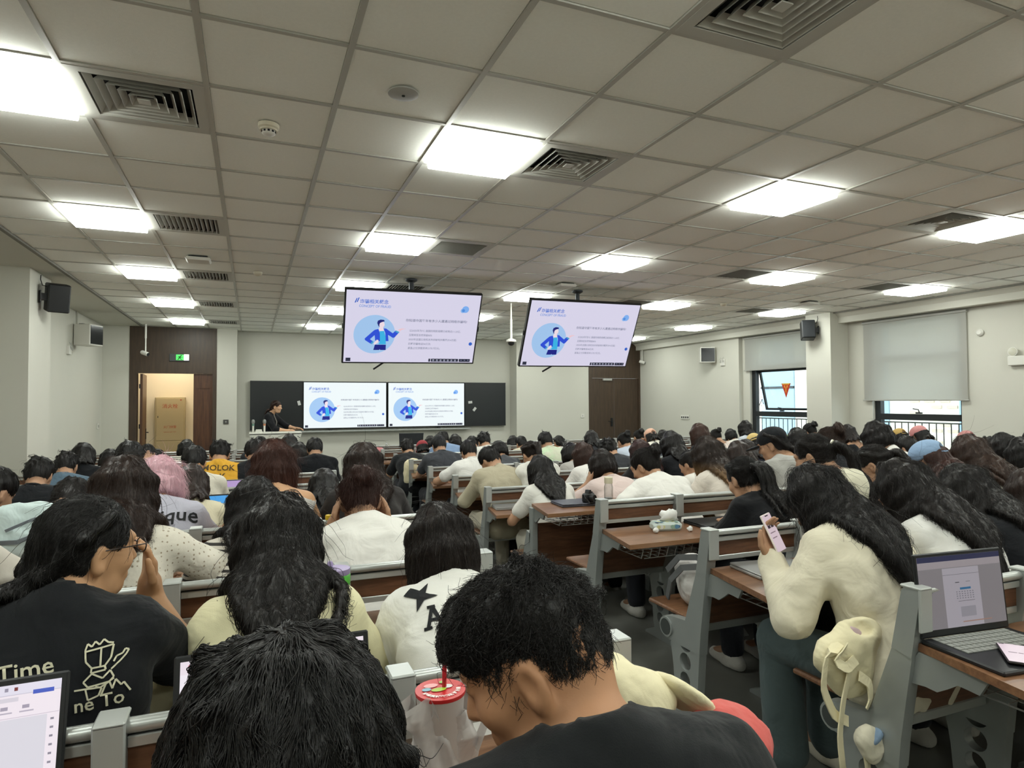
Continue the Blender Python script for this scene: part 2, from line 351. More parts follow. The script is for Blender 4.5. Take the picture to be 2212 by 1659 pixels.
# corridor behind door 1
M_corr = mat('corridor paint', '#ece3cc', .8)
struct(MB().box((-4.5, 16.3, LOW-.05), (-.3, 16.5, 3.0)).box((-4.6, 14.75, LOW), (-4.5, 16.3, 3)).box((-.42, 15.2, LOW), (-.3, 16.3, 3)).box((-4.5, 14.66, LOW), (-2.95, 14.75, 3)).obj('wall_corridor', M_corr))
struct(box('floor_corridor', (-4.5, 14.74, LOW-.05), (-.3, 16.3, LOW), mat('corridor floor', '#9a8f78', .5)))
struct(box('ceiling_corridor', (-4.5, 14.68, 2.75), (-.3, 16.4, 2.9), M_corr))
t = thing('corridor_light', 'warm ceiling lamp panel in the corridor beyond the open door', 'ceiling light', (-1.6, 15.55, 2.74))
box('frame', (-.6, -.15, -.02), (.6, .15, .009), M_white, t); box('diffuser', (-.57, -.12, -.028), (.57, .12, -.019), mat('warm diffuser', '#ffffff', .5, emit=('#ffedd0', 16.)), t)
t = thing('fire_hydrant_cabinet', 'beige fire hydrant cabinet with red characters in the corridor', 'cabinet', (-1.685, 16.29, LOW))
M_cab = mat('beige steel', '#b9ab86', .5); M_red = mat('red print', '#b03a20', .6)
box('body', (-.30, -.16, .02), (.30, 0, 1.785), M_cab, t, .006)
a = box('door', (-.275, -.172, .82), (.275, -.16, 1.76), M_cab, t, .004); b = box('door', (-.275, -.172, .05), (.275, -.16, .81), M_cab, t, .004)
for s, zz, sz, p in (('消火栓', 1.55, .105, a), ('火门快警', 1.10, .065, a), ('<phone call 119>', 1.0, .036, a), ('灭火器', .50, .095, b), ('extinguisher', .45, .022, b)):
    mk('lettering', text_mesh(s, sz, 'CENTER'), M_red, p, (0, -.1735, zz), (math.pi/2, 0, 0))
MB().box((-.245, -.18, 1.33), (-.232, -.172, 1.37)).obj('latch', M_blackm, a); MB().lathe([(.014, -.18), (.014, -.172)], (.215, 0, 1.725), 12, 'y').obj('alarm_button', M_red, a)

# ---- windows
M_wf = mat('black aluminium window frame', '#23272a', .4, metal=.2)
M_glass = bpy.data.materials.new('window glass'); M_glass.use_nodes = True; _n = M_glass.node_tree
_mx = _n.nodes.new('ShaderNodeMixShader'); _tr = _n.nodes.new('ShaderNodeBsdfTransparent'); _gl = _n.nodes.new('ShaderNodeBsdfGlossy'); _gl.inputs['Roughness'].default_value = .02
_tr.inputs[0].default_value = (.93, .97, .97, 1); _mx.inputs[0].default_value = .06
_n.links.new(_tr.outputs[0], _mx.inputs[1]); _n.links.new(_gl.outputs[0], _mx.inputs[2]); _n.links.new(_mx.outputs[0], _n.nodes['Material Output'].inputs[0])
M_blind = bpy.data.materials.new('roller blind fabric'); M_blind.use_nodes = True; _n = M_blind.node_tree
_a = _n.nodes.new('ShaderNodeBsdfDiffuse'); _b = _n.nodes.new('ShaderNodeBsdfTranslucent'); _t = _n.nodes.new('ShaderNodeBsdfTransparent'); _m1 = _n.nodes.new('ShaderNodeMixShader'); _m2 = _n.nodes.new('ShaderNodeMixShader')
_a.inputs[0].default_value = (.60, .60, .57, 1); _b.inputs[0].default_value = (.62, .62, .58, 1); _m1.inputs[0].default_value = .45; _m2.inputs[0].default_value = .16
_n.links.new(_a.outputs[0], _m1.inputs[1]); _n.links.new(_b.outputs[0], _m1.inputs[2]); _n.links.new(_m1.outputs[0], _m2.inputs[1]); _n.links.new(_t.outputs[0], _m2.inputs[2]); _n.links.new(_m2.outputs[0], _n.nodes['Material Output'].inputs[0])
for k, (w, lab) in enumerate(((W1, 'black framed window near the front, partly behind the pillar'), (W2, 'black framed window near the camera under a half-lowered blind'), (W3, 'black framed window beyond the right frame edge'), (W4, 'black framed window level with the camera'))):
    t = struct(thing(f'window_{k+1}', lab, 'window', (9.80, 0, 0))); del t['category']
    y0, y1 = w; z0, z1 = WZ
    MB().box((-.04, y0, z0), (.05, y0+.05, z1)).box((-.04, y1-.10, z0), (.05, y1, z1)).box((-.04, y0, z0), (.05, y1, z0+.05)).box((-.04, y0, z1-.05), (.05, y1, z1)).obj('window_frame', M_wf, t)
    box('transom', (-.05, y0+.05, 1.17), (.05, y1-.1, 1.27), M_wf, t); box('transom', (-.04, y0+.05, 2.12), (.05, y1-.1, 2.22), M_wf, t)
    box('pane', (0, y0+.05, z0+.05), (.006, y1-.1, 1.17), M_glass, t); box('pane', (0, y0+.05, 2.22), (.006, y1-.1, z1-.05), M_glass, t)
    if k >= 1: box('pane', (0, y0+.05, 1.27), (.006, y1-.1, 2.12), M_glass, t)
    else:
        s = thing('casement', '', 'x', (0.05, 0, 2.12)); del s['label'], s['category']; s.parent = t; s.rotation_euler = (0, -.22, 0)
        MB().box((-.02, y0+.06, -.84), (.02, y0+.10, 0)).box((-.02, y1-.15, -.84), (.02, y1-.11, 0)).box((-.02, y0+.06, -.84), (.02, y1-.11, -.80)).box((-.02, y0+.06, -.04), (.02, y1-.11, 0)).obj('casement_frame', M_wf, s)
        box('casement_pane', (-.003, y0+.1, -.80), (.003, y1-.15, -.04), M_glass, s)
        MB().tube([(.0, y1-.13, 1.36), (.10, y1-.13, 1.52), (.14, y1-.13, 1.42)], .008).obj('stay', M_wf, t)
    ym = (y0+y1)/2 - .05
    MB().box((-.075, ym-.05, 1.275), (-.05, ym+.05, 1.30)).tube([(-.06, ym, 1.30), (-.075, ym, 1.34), (-.075, ym+.09, 1.355)], .009).obj('window_handle', M_wf, t)
    MB().tube([(.10, y0, 1.13), (.10, y1, 1.13)], .012).obj('guard_rail', M_grey, t)
    n = int((y1-y0)/.115)
    for q in range(n): MB().tube([(.10, y0+.06+q*.115, z0), (.10, y0+.06+q*.115, 1.13)], .008, 6).obj('guard_bar', M_wf, t)
    box('window_sill', (-.16, y0-.03, z0-.03), (-.04, y1+.03, z0), M_white, t)
for y0, y1, zb, lab in ((8.92, 10.66, 2.135, 'grey roller blind pulled a third down on the window by the pillar'), (6.12, 7.82, 1.50, 'grey roller blind lowered over half of the nearer window')):
    t = thing('roller_blind', lab, 'blind', (9.655, (y0+y1)/2, 2.8)); h = (y1-y0)/2
    mb = MB(); nseg = 16
    V = [(.006*math.sin(k*1.3), -h+2*h*k/nseg, z) for z in (0, zb-2.8) for k in range(nseg+1)]
    V += [(x+.0015, y, z) for x, y, z in V]; n1 = nseg+1; F = [(k, k+1, n1+k+1, n1+k) for k in range(nseg)] + [(2*n1+n1+k, 2*n1+n1+k+1, 2*n1+k+1, 2*n1+k) for k in range(nseg)]
    mb.add(V, F).obj('fabric', M_blind, t, True)
    MB().tube([(0, -h-.01, 0), (0, h+.01, 0)], .025, 10).obj('roller', M_grey, t, True); MB().box((-.012, -h-.02, zb-2.82), (.014, h+.02, zb-2.798), .004).obj('bottom_bar', M_grey, t)
t = thing('pennant', 'small red and yellow triangular pennant hanging at the front window', 'pennant', (9.74, 9.62, 1.70))
y = Vector
MB().prism([(-.115, .13), (.115, .13), (0, -.15)], -.004, .004, 'x').obj('cloth', mat('red pennant', '#c8401f', .8), t)
for q in ([(-.10, .128), (.10, .128), (.085, .105), (-.085, .105)], [(-.05, .09), (-.02, .09), (-.02, .05), (-.035, .04)], [(.05, .09), (.02, .09), (.02, .05), (.035, .04)], [(-.01, .05), (.01, .05), (.008, -.05), (-.008, -.05)]):
    MB().prism(q, -.0055, -.004, 'x').obj('emblem', mat('yellow print', '#e8b23a', .8), t)
# ---- outside
M_br = mat('pale brick', '#d8cfbf', .85); M_br2 = mat('pale brick darker', '#b9ab98', .85); M_bg = mat('facade glass', '#7f9aa8', .2, spec=.7)
t = thing('neighbouring_building', 'pale brick building with blue glass strips seen through the windows', 'building', (17.2, 9, -4))
MB().box((0, -9, 0), (3, 13, 13)).obj('wall', M_br, t)
for yy in (-6.4, -2.9, .6, 4.1, 7.6): 
    g = MB().box((-.05, yy, 1), (.02, yy+1.5, 12)).obj('window', M_bg, t)
    for zz in (2.5, 4.2, 5.9, 7.6, 9.3): MB().box((-.09, yy, zz), (-.02, yy+1.5, zz+.08)).obj('glazing_bar', M_wf, g)
bk = MB().box((-.03, -.14, 0), (.01, .14, .075)).mesh('brick'); rr = random.Random(3); nb = 0
for yy in (-4.7, -1.2, 2.3, 5.8, 9.3):
    for r_ in range(26):
        for c_ in range(3):
            if rr.random() < .62 and nb < 290:
                nb += 1; mk('brick', bk, M_br2, t, (0, yy + c_*.42 + (r_ % 2)*.2, 4.3 + r_*.16))
M_leafg = mat('yellow-green foliage', '#8fae3c', .8)  # one even yellow-green for every leaf
def bush(label, x, y, z, s, seed):
    r2 = random.Random(seed); t = thing('bush', label, 'bush', (x, y, z)); mb = MB()
    for k in range(420):
        p = Vector((r2.gauss(0, .5), r2.gauss(0, .6), r2.random()*1.7)) * s; a = Vector((r2.gauss(0, 1), r2.gauss(0, 1), r2.gauss(0, 1))).normalized(); b_ = a.orthogonal().normalized()
        mb.add([p, p + a*.10 + b_*.05, p + a*.22, p + a*.10 - b_*.05], [(0, 1, 2, 3)])
    o = mb.obj('foliage', M_leafg, t); o['kind'] = 'stuff'; MB().tube([(0, 0, -2.5), (0, 0, .6*s)], .05).obj('stem', M_brown, t)
for k, (x, y, z) in enumerate(((14.5, 8.1, -.9), (14.2, 13.0, -.7), (14.8, 10.6, -1.1))): bush(('green bush outside the nearer window', 'green bush outside the front window', 'green bush between the two outside bushes')[k], x, y, z, .75, k)
struct(box('ground_outside', (10.2, -20, -4.2), (60, 50, -4), mat('outside paving', '#d2d0c8', .9)))  # unseen ground, made pale to bounce daylight up onto the ceiling
# ================================================================ SCREENS, BOARD, WALL DEVICES
def emat(name, col, s):
    if name in MATS: return MATS[name]
    m = bpy.data.materials.new(name); m.use_nodes = True; b = m.node_tree.nodes['Principled BSDF']
    b.inputs['Base Color'].default_value = (.01, .01, .01, 1); b.inputs['Roughness'].default_value = .3
    b.inputs['Emission Color'].default_value = (*lin(col), 1); b.inputs['Emission Strength'].default_value = s; m.cycles.emission_sampling = 'NONE'; MATS[name] = m; return m
def slide_mat(name, c1, c2, s):
    if name in MATS: return MATS[name]
    m = bpy.data.materials.new(name); m.use_nodes = True; nt = m.node_tree; b = nt.nodes['Principled BSDF']
    b.inputs['Base Color'].default_value = (.01, .01, .01, 1); b.inputs['Roughness'].default_value = .3
    tc = nt.nodes.new('ShaderNodeTexCoord'); d = nt.nodes.new('ShaderNodeVectorMath'); d.operation = 'DISTANCE'; d.inputs[1].default_value = (.05, .5, 1.05)
    cr = nt.nodes.new('ShaderNodeValToRGB'); cr.color_ramp.elements[0].position = .0; cr.color_ramp.elements[1].position = .42
    cr.color_ramp.elements[0].color = (*lin(c2), 1); cr.color_ramp.elements[1].color = (*lin(c1), 1)
    nt.links.new(tc.outputs['Generated'], d.inputs[0]); nt.links.new(d.outputs['Value'], cr.inputs[0]); nt.links.new(cr.outputs[0], b.inputs['Emission Color'])
    b.inputs['Emission Strength'].default_value = s; MATS[name] = m; return m
def _uv(x, y):
    l = 85-70*(y-45)/1120; r = 2110-155*(y-130)/1040; u = (x-l)/(r-l); top = 45+85*u; bot = 1165+5*u; return u, (y-top)/(bot-top)
FIG = [('#2a4fd8', [(520,640),(470,655),(430,690),(325,790),(330,815),(415,875),(440,830),(400,800),(470,735),(475,820),(550,835),(560,800),(545,700),(530,650)]),
       ('#2a4fd8', [(600,630),(640,632),(660,650),(735,705),(780,660),(830,690),(760,770),(735,778),(665,730),(670,828),(628,830),(625,700)]),
       ('#38b4e6', [(545,670),(605,665),(628,760),(630,880),(520,880),(545,830)]),
       ('#3f9fd0', [(410,860),(440,825),(455,845),(425,880)]), ('#3f9fd0', [(780,660),(835,685),(815,705),(770,680)]),
       ('#141f86', [(470,885),(630,885),(625,970),(545,970),(540,955),(530,970),(445,970)]),
       ('#f1dfe8', [(530,640),(545,600),(595,605),(605,668),(540,672)]), ('#f1dfe8', [(535,530),(560,520),(605,528),(618,560),(612,595),(585,612),(550,600),(530,565)]),
       ('#f1dfe8', [(455,860),(500,805),(525,815),(515,850),(470,885),(455,880)]), ('#f0c9d0', [(825,640),(870,628),(930,636),(870,648),(840,672),(815,660)]),
       ('#1b2277', [(510,545),(520,510),(560,492),(610,497),(620,520),(580,530),(550,545),(540,575),(540,610),(525,590)])]
def slide(parent, w, h, kind, y=-.001):
    """slide on a screen facing -y, centred on the parent's origin (x right, z up)"""
    k = {'tv': 1.0, 'wall': 1.1}[kind]; bg = {'tv': slide_mat('slide on hanging screen', '#dcd8ee', '#9cc6f0', .50), 'wall': slide_mat('slide on wall screen', '#e9f2f4', '#b9d6f2', .56)}[kind]
    def XZ(u, v): return (-w/2+u*w, h/2-v*h)
    o = MB().box((-w/2, y-.001, -h/2), (w/2, y, h/2)).obj('slide', bg, parent); yy = [y-.0015]
    def poly(pts, col, name='illustration'):
        yy[0] -= .0004; MB().add([(p[0], yy[0], p[1]) for p in pts], [list(range(len(pts)))]).obj(name, emat(f'screen {col} {kind}', col, .50*k), o)
    def circ(u, v, r, col): cx, cz = XZ(u, v); poly([(cx+r*w*math.cos(a*math.pi/24), cz-r*w*math.sin(a*math.pi/24)) for a in range(48)], col)
    def txt(s, u, v, size, col, width=None):
        me = text_mesh(s, size*w, 'LEFT', 0, size*w*.012); xs = [vv.co.x for vv in me.vertices]; x, z = XZ(u, v)
        t = mk('lettering', me, emat(f'screen {col} {kind}', col, .50*k), o, (x, yy[0]-.001, z), (math.pi/2, 0, 0))
        if width: t.scale = (width*w/max(xs), 1, 1)
    circ(.215, .60, .152, '#a3c8f0')
    for col, pts in FIG: poly([XZ(*_uv(*p)) for p in pts], col)
    circ(.868, .225, .018, '#8fbcf0'); circ(.888, .205, .027, '#7fb2f2'); circ(.872, .222, .012, '#4f8fe0'); circ(.962, .71, .014, '#2f63c8')
    for a in (0, .014): x, z = XZ(.058+a, .165-a*.6); poly([(x, z), (x+.008*w, z), (x+.02*w, z+.034*w), (x+.013*w, z+.034*w)], '#2f5fc4')
    txt('诈骗相关概念', .095, .165, .0345, '#3d6fd0', .205); txt('CONCEPT OF FRAUD', .09, .222, .027, '#6b93dc', .23)
    txt('你知道中国每年有多少人遭遇过网络诈骗吗?', .437, .40, .0235, '#7a7f96', .475)
    for n, (s, wd) in enumerate((('以2025年为例, 我国的网民规模已经到达11.23亿,', .40), ('互联网普及率突破80%', .178), ('2025年全国公安机关共侦破电诈案件29.4万起;', .375), ('拦截诈骗电话36亿次;', .175), ('紧急止付涉案资金2170.7亿元。', .25))):
        txt(s, .470, .543+n*.0635, .0195, '#888da2', wd)
    def rect(u0, v0, u1, v1, col): poly([XZ(u0, v1), XZ(u1, v1), XZ(u1, v0), XZ(u0, v0)], col, 'tool_bar')
    rect(.015, .935, .05, .985, '#2b2f42'); rect(.64, .94, .655, .985, '#2b2f42'); rect(.66, .94, .878, .985, '#262a3c'); rect(.884, .94, .975, .985, '#262a3c')
    for n in range(7): rect(.672+n*.029, .952, .685+n*.029, .962, '#c9cce0'); rect(.670+n*.029, .970, .688+n*.029, .976, '#a8acc4')
    for n in range(3): rect(.897+n*.028, .952, .907+n*.028, .962, '#8d92b0')
    return o
M_arm = mat('dark grey steel pole', '#3b3f44', .45, metal=.4)
for x, yaw, wd, lab in ((1.831, -.015, 1.672, 'hanging screen showing the slide, left of the two, tilted downwards'), (4.157, .009, 1.689, 'hanging screen showing the slide, nearer the windows, tilted downwards')):
    h = wd*.568; t = thing('hanging_screen', lab, 'screen', (x, 7.7, 2.4), 0, 'hanging ceiling screens'); t.rotation_euler = (.473, -.012, yaw); p = t
    inv = t.rotation_euler.to_matrix().inverted().to_4x4()
    MB().box((-wd/2, 0, -h/2), (wd/2, .055, h/2), .006).obj('casing', M_black, p); MB().box((-wd*.3, .05, -h*.3), (wd*.3, .10, h*.3), .01).obj('back_cover', M_black, p)
    slide(p, wd*.977, h*.957, 'tv')
    for s in (-1, 1): MB().box((s*wd/2-.004, .01, -.03), (s*wd/2+.012*s, .04, .03), .004).obj('side_knob', M_black, p)
    for o_ in (MB().tube([(0, .10, .05), (0, .10, ZT-2.4)], .03, 12).obj('pole', M_arm, t, True), MB().lathe([(.075, 0), (.075, -.02), (.04, -.04)], (0, .10, ZT-2.4), 16).obj('ceiling_plate', M_arm, t, True), MB().box((-.12, .05, -.10), (.12, .13, .12), .01).obj('mount', M_arm, t), MB().tube([(-.30, .25, -.40), (-.42, .36, -.49)], .012).obj('lower_strut', M_black, t)): o_.matrix_basis = inv
# smart board
t = thing('smart_blackboard', 'long black blackboard with chalk panels at both ends on the front wall', 'blackboard', (2.92, 14.86, 1.43))
M_bb = mat('blackboard surface', '#14191b', .35, var=(2, .2))
for x0, x1, zz in ((-2.95, -1.86, .535), (1.88, 2.95, .53)):
    b = MB().box((x0, -.02, -zz), (x1, .06, zz), .005).obj('chalk_panel', M_bb, t)
    MB().box((x0, -.026, -zz), (x1, -.018, -zz+.015)).box((x0, -.026, zz-.015), (x1, -.018, zz)).obj('edge_strip', M_black, b)
for x0, x1 in ((-1.87, -.02), (.0, 1.87)):
    p = thing('board_screen', 'lit wall screen with the slide, ' + ('beside the left chalk panel' if x0 < -1 else 'beside the right chalk panel'), 'screen', (2.92+(x0+x1)/2, 14.81, 1.43), 0, 'wall screens on the blackboard'); w_ = x1-x0
    MB().box((-w_/2, 0, -.53), (w_/2, .07, .53), .006).obj('casing', M_black, p); slide(p, w_-.035, 1.015, 'wall')
    MB().box((-w_/2-.0, -.005, -.06), (-w_/2+.015, .02, .06)).obj('side_catch', M_black, p)
MB().box((-1.84, .03, -.52), (1.84, .06, .52)).obj('back_panel', M_bb, t); MB().box((-2.0, -.10, -.60), (2.0, .05, -.565), .005).obj('tray', M_alu2, t); MB().box((-1.3, -.06, -.565), (-1.24, 0, -.53)).box((1.2, -.06, -.565), (1.26, 0, -.53)).obj('tray_bracket', M_black, t)
M_paper = mat('white paper', '#cfd0cd', .8)
for x, z, r_, w in ((-1.95, .05, .1, 'standing chalk mark on the blackboard left of the screens'), (2.02, .05, .5, 'upper paper scrap stuck on the black panel right of the screens'), (2.13, -.12, -.3, 'lower paper scrap stuck on the black panel right of the screens')):
    o = MB().box((-.05, -.003, -.03), (.05, 0, .03)).obj('paper_scrap', M_paper); o.location = (2.92+x, 14.835, 1.43+z); o.rotation_euler = (0, r_ + (1.2 if x < 0 else -.6), 0); tag(o, w, 'paper')
# lectern
t = thing('lectern', 'white trapezoid lectern at front left with slotted front panel', 'lectern', (.43, 13.2, LOW))
M_lec = mat('white lectern laminate', '#d9d9cf', .4)
MB().prism([(-.47, 1.07), (.47, 1.07), (.26, .45), (-.24, .45)], -.30, -.27, 'y').obj('front_panel', M_lec, t)
MB().box((-.47, -.30, 1.05), (.47, .25, 1.09), .006).obj('top', M_lec, t); MB().box((-.26, -.26, 0), (.26, .2, .5), .01).obj('base', M_lec, t); MB().box((-.38, -.27, .5), (-.36, .2, 1.05)).box((.36, -.27, .5), (.38, .2, 1.05)).obj('side_panel', M_lec, t)
for s in (-1, 1):
    for k in range(5):
        o = MB().box((-.028, -.303, -.005), (.028, -.299, .005)).obj('slot', M_dark, t, loc=(s*(.41-k*.028), 0, 1.0-k*.06)); o.rotation_euler = (0, s*.6, 0)
for dx, col, w in ((-.40, '#5f8a7c', 'white handheld microphone with green band on the lectern'), (-.20, '#c9805a', 'white handheld microphone with orange band on the lectern')):
    m = thing('microphone', w, 'microphone', (.43+dx, 13.1, LOW+1.09))
    MB().lathe([(.016, 0), (.018, .12), (.02, .13)], n=14).obj('handle', M_white, m, True); MB().lathe([(.021, .13), (.023, .15), (.021, .165)], n=14).obj('band', mat('mic band '+col, col, .5), m, True)
    MB().lathe([(.02, .165), (.03, .19), (.031, .22), (.02, .245), (.004, .25)], n=14).obj('mesh_head', mat('mic mesh', '#9a9c9a', .4, metal=.6, bump=(900, .6)), m, True)
tag(MB().prism([(-.07, 0), (.07, 0), (.05, .06), (-.05, .06)], -.06, .06, 'y').obj('mic_charger', M_white, loc=(.13, 13.1, LOW+1.09)), 'small white charging dock between the two microphones on lectern', 'charger')
# office chair at the front
t = thing('office_chair', 'black mesh backed office chair standing below the wall screens', 'chair', (3.01, 12.8, LOW))
MB().prism([(-.23, .62), (.21, .62), (.24, 1.02), (-.25, 1.02)], -.02, .02, 'y').obj('backrest', mat('black chair mesh', '#202326', .8), t)
MB().tube([(-.23, 0, .61), (-.25, 0, 1.02), (.24, 0, 1.02), (.21, 0, .61), (-.23, 0, .61)], .014).obj('back_frame', M_black, t, True)
MB().box((-.25, .03, .43), (.25, .5, .50), .03).obj('seat', M_black, t); MB().tube([(0, 0, .62), (0, .1, .45)], .02).obj('back_stem', M_black, t); MB().tube([(0, .25, .43), (0, .25, .1)], .03).obj('gas_lift', M_blackm, t)
for k in range(5):
    a = k*1.2566; l = MB().tube([(0, .25, .10), (.28*math.cos(a), .25+.28*math.sin(a), .07)], .02).obj('leg', M_black, t); MB().lathe([(.028, -.02), (.028, .02)], (.28*math.cos(a), .25+.28*math.sin(a), .03), 12, 'x').obj('caster', M_black, l)
# cctv cameras on poles
def dome(label, x, y, zb):
    t = thing('dome_camera', label, 'camera', (x, y, ZT)); L = ZT-zb
    MB().tube([(0, 0, 0), (0, 0, -L*.45)], .014).tube([(0, 0, -L*.45), (0, 0, -L)], .019).obj('pole', M_white, t, True)
    MB().lathe([(.03, -L), (.075, -L-.02), (.078, -L-.05), (.06, -L-.055)], n=20).obj('housing', M_white, t, True); MB().lathe([(.052, -L-.055), (.048, -L-.085), (.025, -L-.105), (.004, -L-.11)], n=18).obj('dome', M_black, t, True)
dome('white dome camera hanging on a pole between the two hanging screens', 3.72, 9.16, 2.47)
for x, y, zb, lab in ((-1.9, 14.07, 2.47, 'white bullet camera on a pole in front of the open door'), (9.53, 14.3, 2.53, 'white bullet camera on a pole beside the closed brown door')):
    t = thing('bullet_camera', lab, 'camera', (x, y, ZT)); L = ZT-zb
    MB().tube([(0, 0, 0), (0, 0, -L*.5)], .018).tube([(0, 0, -L*.5), (0, 0, -L)], .013).obj('pole', M_white, t, True)
    b = MB().lathe([(.03, -.09), (.04, -.07), (.04, .05), (.034, .055)], n=18, axis='x').obj('housing', M_white, t, True, loc=(.0, -.02, -L-.02)); b.rotation_euler = (0, .35, -.5)
    MB().lathe([(.033, .055), (.033, .062), (.01, .063)], n=18, axis='x').obj('lens', M_black, b, True); MB().tube([(-.05, -.045, 0), (-.05, -.06, .05), (0, 0, .07)], .006).obj('cable', M_white, t)
# wall loudspeakers
def loud(label, loc, rz, side):
    t = thing('wall_loudspeaker', label, 'loudspeaker', loc, rz)
    b = MB().box((-.11, -.10, -.165), (.11, .10, .165), .012).obj('cabinet', M_black, t); b.rotation_euler = (.22, 0, 0)
    g = MB().box((-.10, .10, -.155), (.10, .112, .155), .004).obj('grille', mat('speaker cloth', '#222528', .9, bump=(500, .5)), t); g.rotation_euler = (.22, 0, 0)
    MB().box((side*.11, -.03, -.04), (side*.17, .03, .04)).box((side*.165, -.05, -.07), (side*.175, .05, .07)).obj('bracket', M_black, t)
    MB().tube([(side*.10, -.02, .12), (side*.15, -.02, .13), (side*.165, .0, .2), (side*.16, .01, .25)], .005).obj('cable', M_black, t)
loud('black wall loudspeaker on the pillar at left', (-2.13, 8.98, 2.74), -2.7+math.pi, -1)
loud('black wall loudspeaker on the pillar between the windows', (9.13, 8.50, 2.735), 2.5, -1)
# white boxes with dark glass
def wbox(label, loc, rz):
    t = thing('wall_projector_box', label, 'wall box', loc, rz)
    MB().box((-.16, -.14, -.175), (.16, .14, .175), .012).obj('body', M_white, t); MB().box((-.145, -.146, -.15), (.145, -.139, .15)).obj('glass_front', mat('dark glass', '#11161a', .15), t)
    for z in (.1, -.09): MB().lathe([(.035, .16), (.035, .166), (.02, .168)], (0, 0, z), 16, 'x').obj('side_knob', M_grey, t)
    MB().lathe([(.012, .16), (.012, .166)], (0, 0, .01), 10, 'x').obj('side_button', M_dark, t); MB().box((-.09, .02, .175), (.09, .10, .19)).obj('top_cover', M_black, t); MB().box((-.02, .14, .1), (.02, .2, .16)).obj('bracket', M_grey, t)
wbox('white box with dark glass front high on the left wall', (-2.50, 12.38, 2.615), 1.15)
wbox('white box with dark glass front high on the wall right of the closed door', (9.46, 11.62, 2.515), -.55)
MB_c = MB().box((-.012, -.012, 2.8), (.012, .012, 3.02)).obj('cable_duct', M_wall); MB_c.location = (-2.685, 12.5, 0); tag(MB_c, 'thin white cable duct above the white box on the left wall', 'cable duct')
def plate(name, label, cat, loc, size, axis, m=M_white, n=1, mk_=M_dark, s=.012):
    t = thing(name, label, cat, loc); a, b = size
    (MB().box((-.008, -a, -b), (.008, a, b), .003) if axis == 'x' else MB().box((-a, -.008, -b), (a, .008, b), .003)).obj('plate', m, t)
    for k in range(n):
        q = (k-(n-1)/2)*a*1.9/n
        (MB().box((-.012, q-s, -s*1.2), (.012, q+s, s*1.2)) if axis == 'x' else MB().box((q-s, -.012, -s*1.2), (q+s, .012, s*1.2))).obj('button', mk_, t)
plate('light_switch', 'white switch plate on the left wall beside the open door', 'switch', (-2.69, 14.17, 1.06), (.06, .055), 'x', M_white, 2, M_grey, .02)
plate('wall_socket', 'dark square plate on the strip of wall right of the open door', 'switch', (-.49, 14.50, 1.10), (.05, .045), 'y', mat('dark plate', '#4b4b48', .5), 1, M_grey)
plate('wall_outlet', 'white socket on the front wall left of the closed door', 'socket', (7.85, 14.50, 1.12), (.05, .05), 'y', M_white, 1, M_grey)
plate('switch_panel', 'wide white panel with four dark switches right of the closed door', 'switch', (9.59, 12.6, 1.10), (.16, .05), 'x', M_white, 4, M_dark, .018)
for y, z, xx, lab in ((12.0, 2.37, -2.69, 'white socket box with cable below the white box on the left wall'), (11.25, 2.36, 9.59, 'white socket box with two hooks beside the front window')):
    t = thing('socket_box', lab, 'socket', (xx, y, z)); s = 1 if xx < 0 else -1
    MB().box((-.02, -.07, -.10), (.03*1, .07, .04), .005).obj('box', M_white, t)
    for q in (-.04, .04): MB().tube([(s*.03, q, .02), (s*.05, q, -.03), (s*.04, q+.02, .04), (s*.02, q, .09)], .005).obj('cable', M_grey, t)
t = thing('emergency_light', 'white twin-spot emergency light on the right wall at the frame edge', 'emergency light', (9.68, 5.40, 2.06))
MB().box((-.05, -.17, -.10), (.02, .17, .03), .008).obj('body', M_white, t)
for q in (-.11, .11):
    l = MB().lathe([(.03, .04), (.06, -.02), (.062, -.04)], (0, q, .09), 18, 'x').obj('lamp', M_white, t, True); MB().lathe([(.056, -.036), (.05, -.046), (.01, -.05)], (0, q, .09), 18, 'x').obj('lens', mat('lamp lens', '#c9c8b8', .15, spec=.8), l, True)
t = thing('smoke_alarm', 'small white detector high on the right wall right of the window', 'detector', (9.69, 5.95, 2.46)); MB().lathe([(.05, 0), (.05, -.02), (.03, -.04)], n=16, axis='x').obj('housing', M_white, t, True)
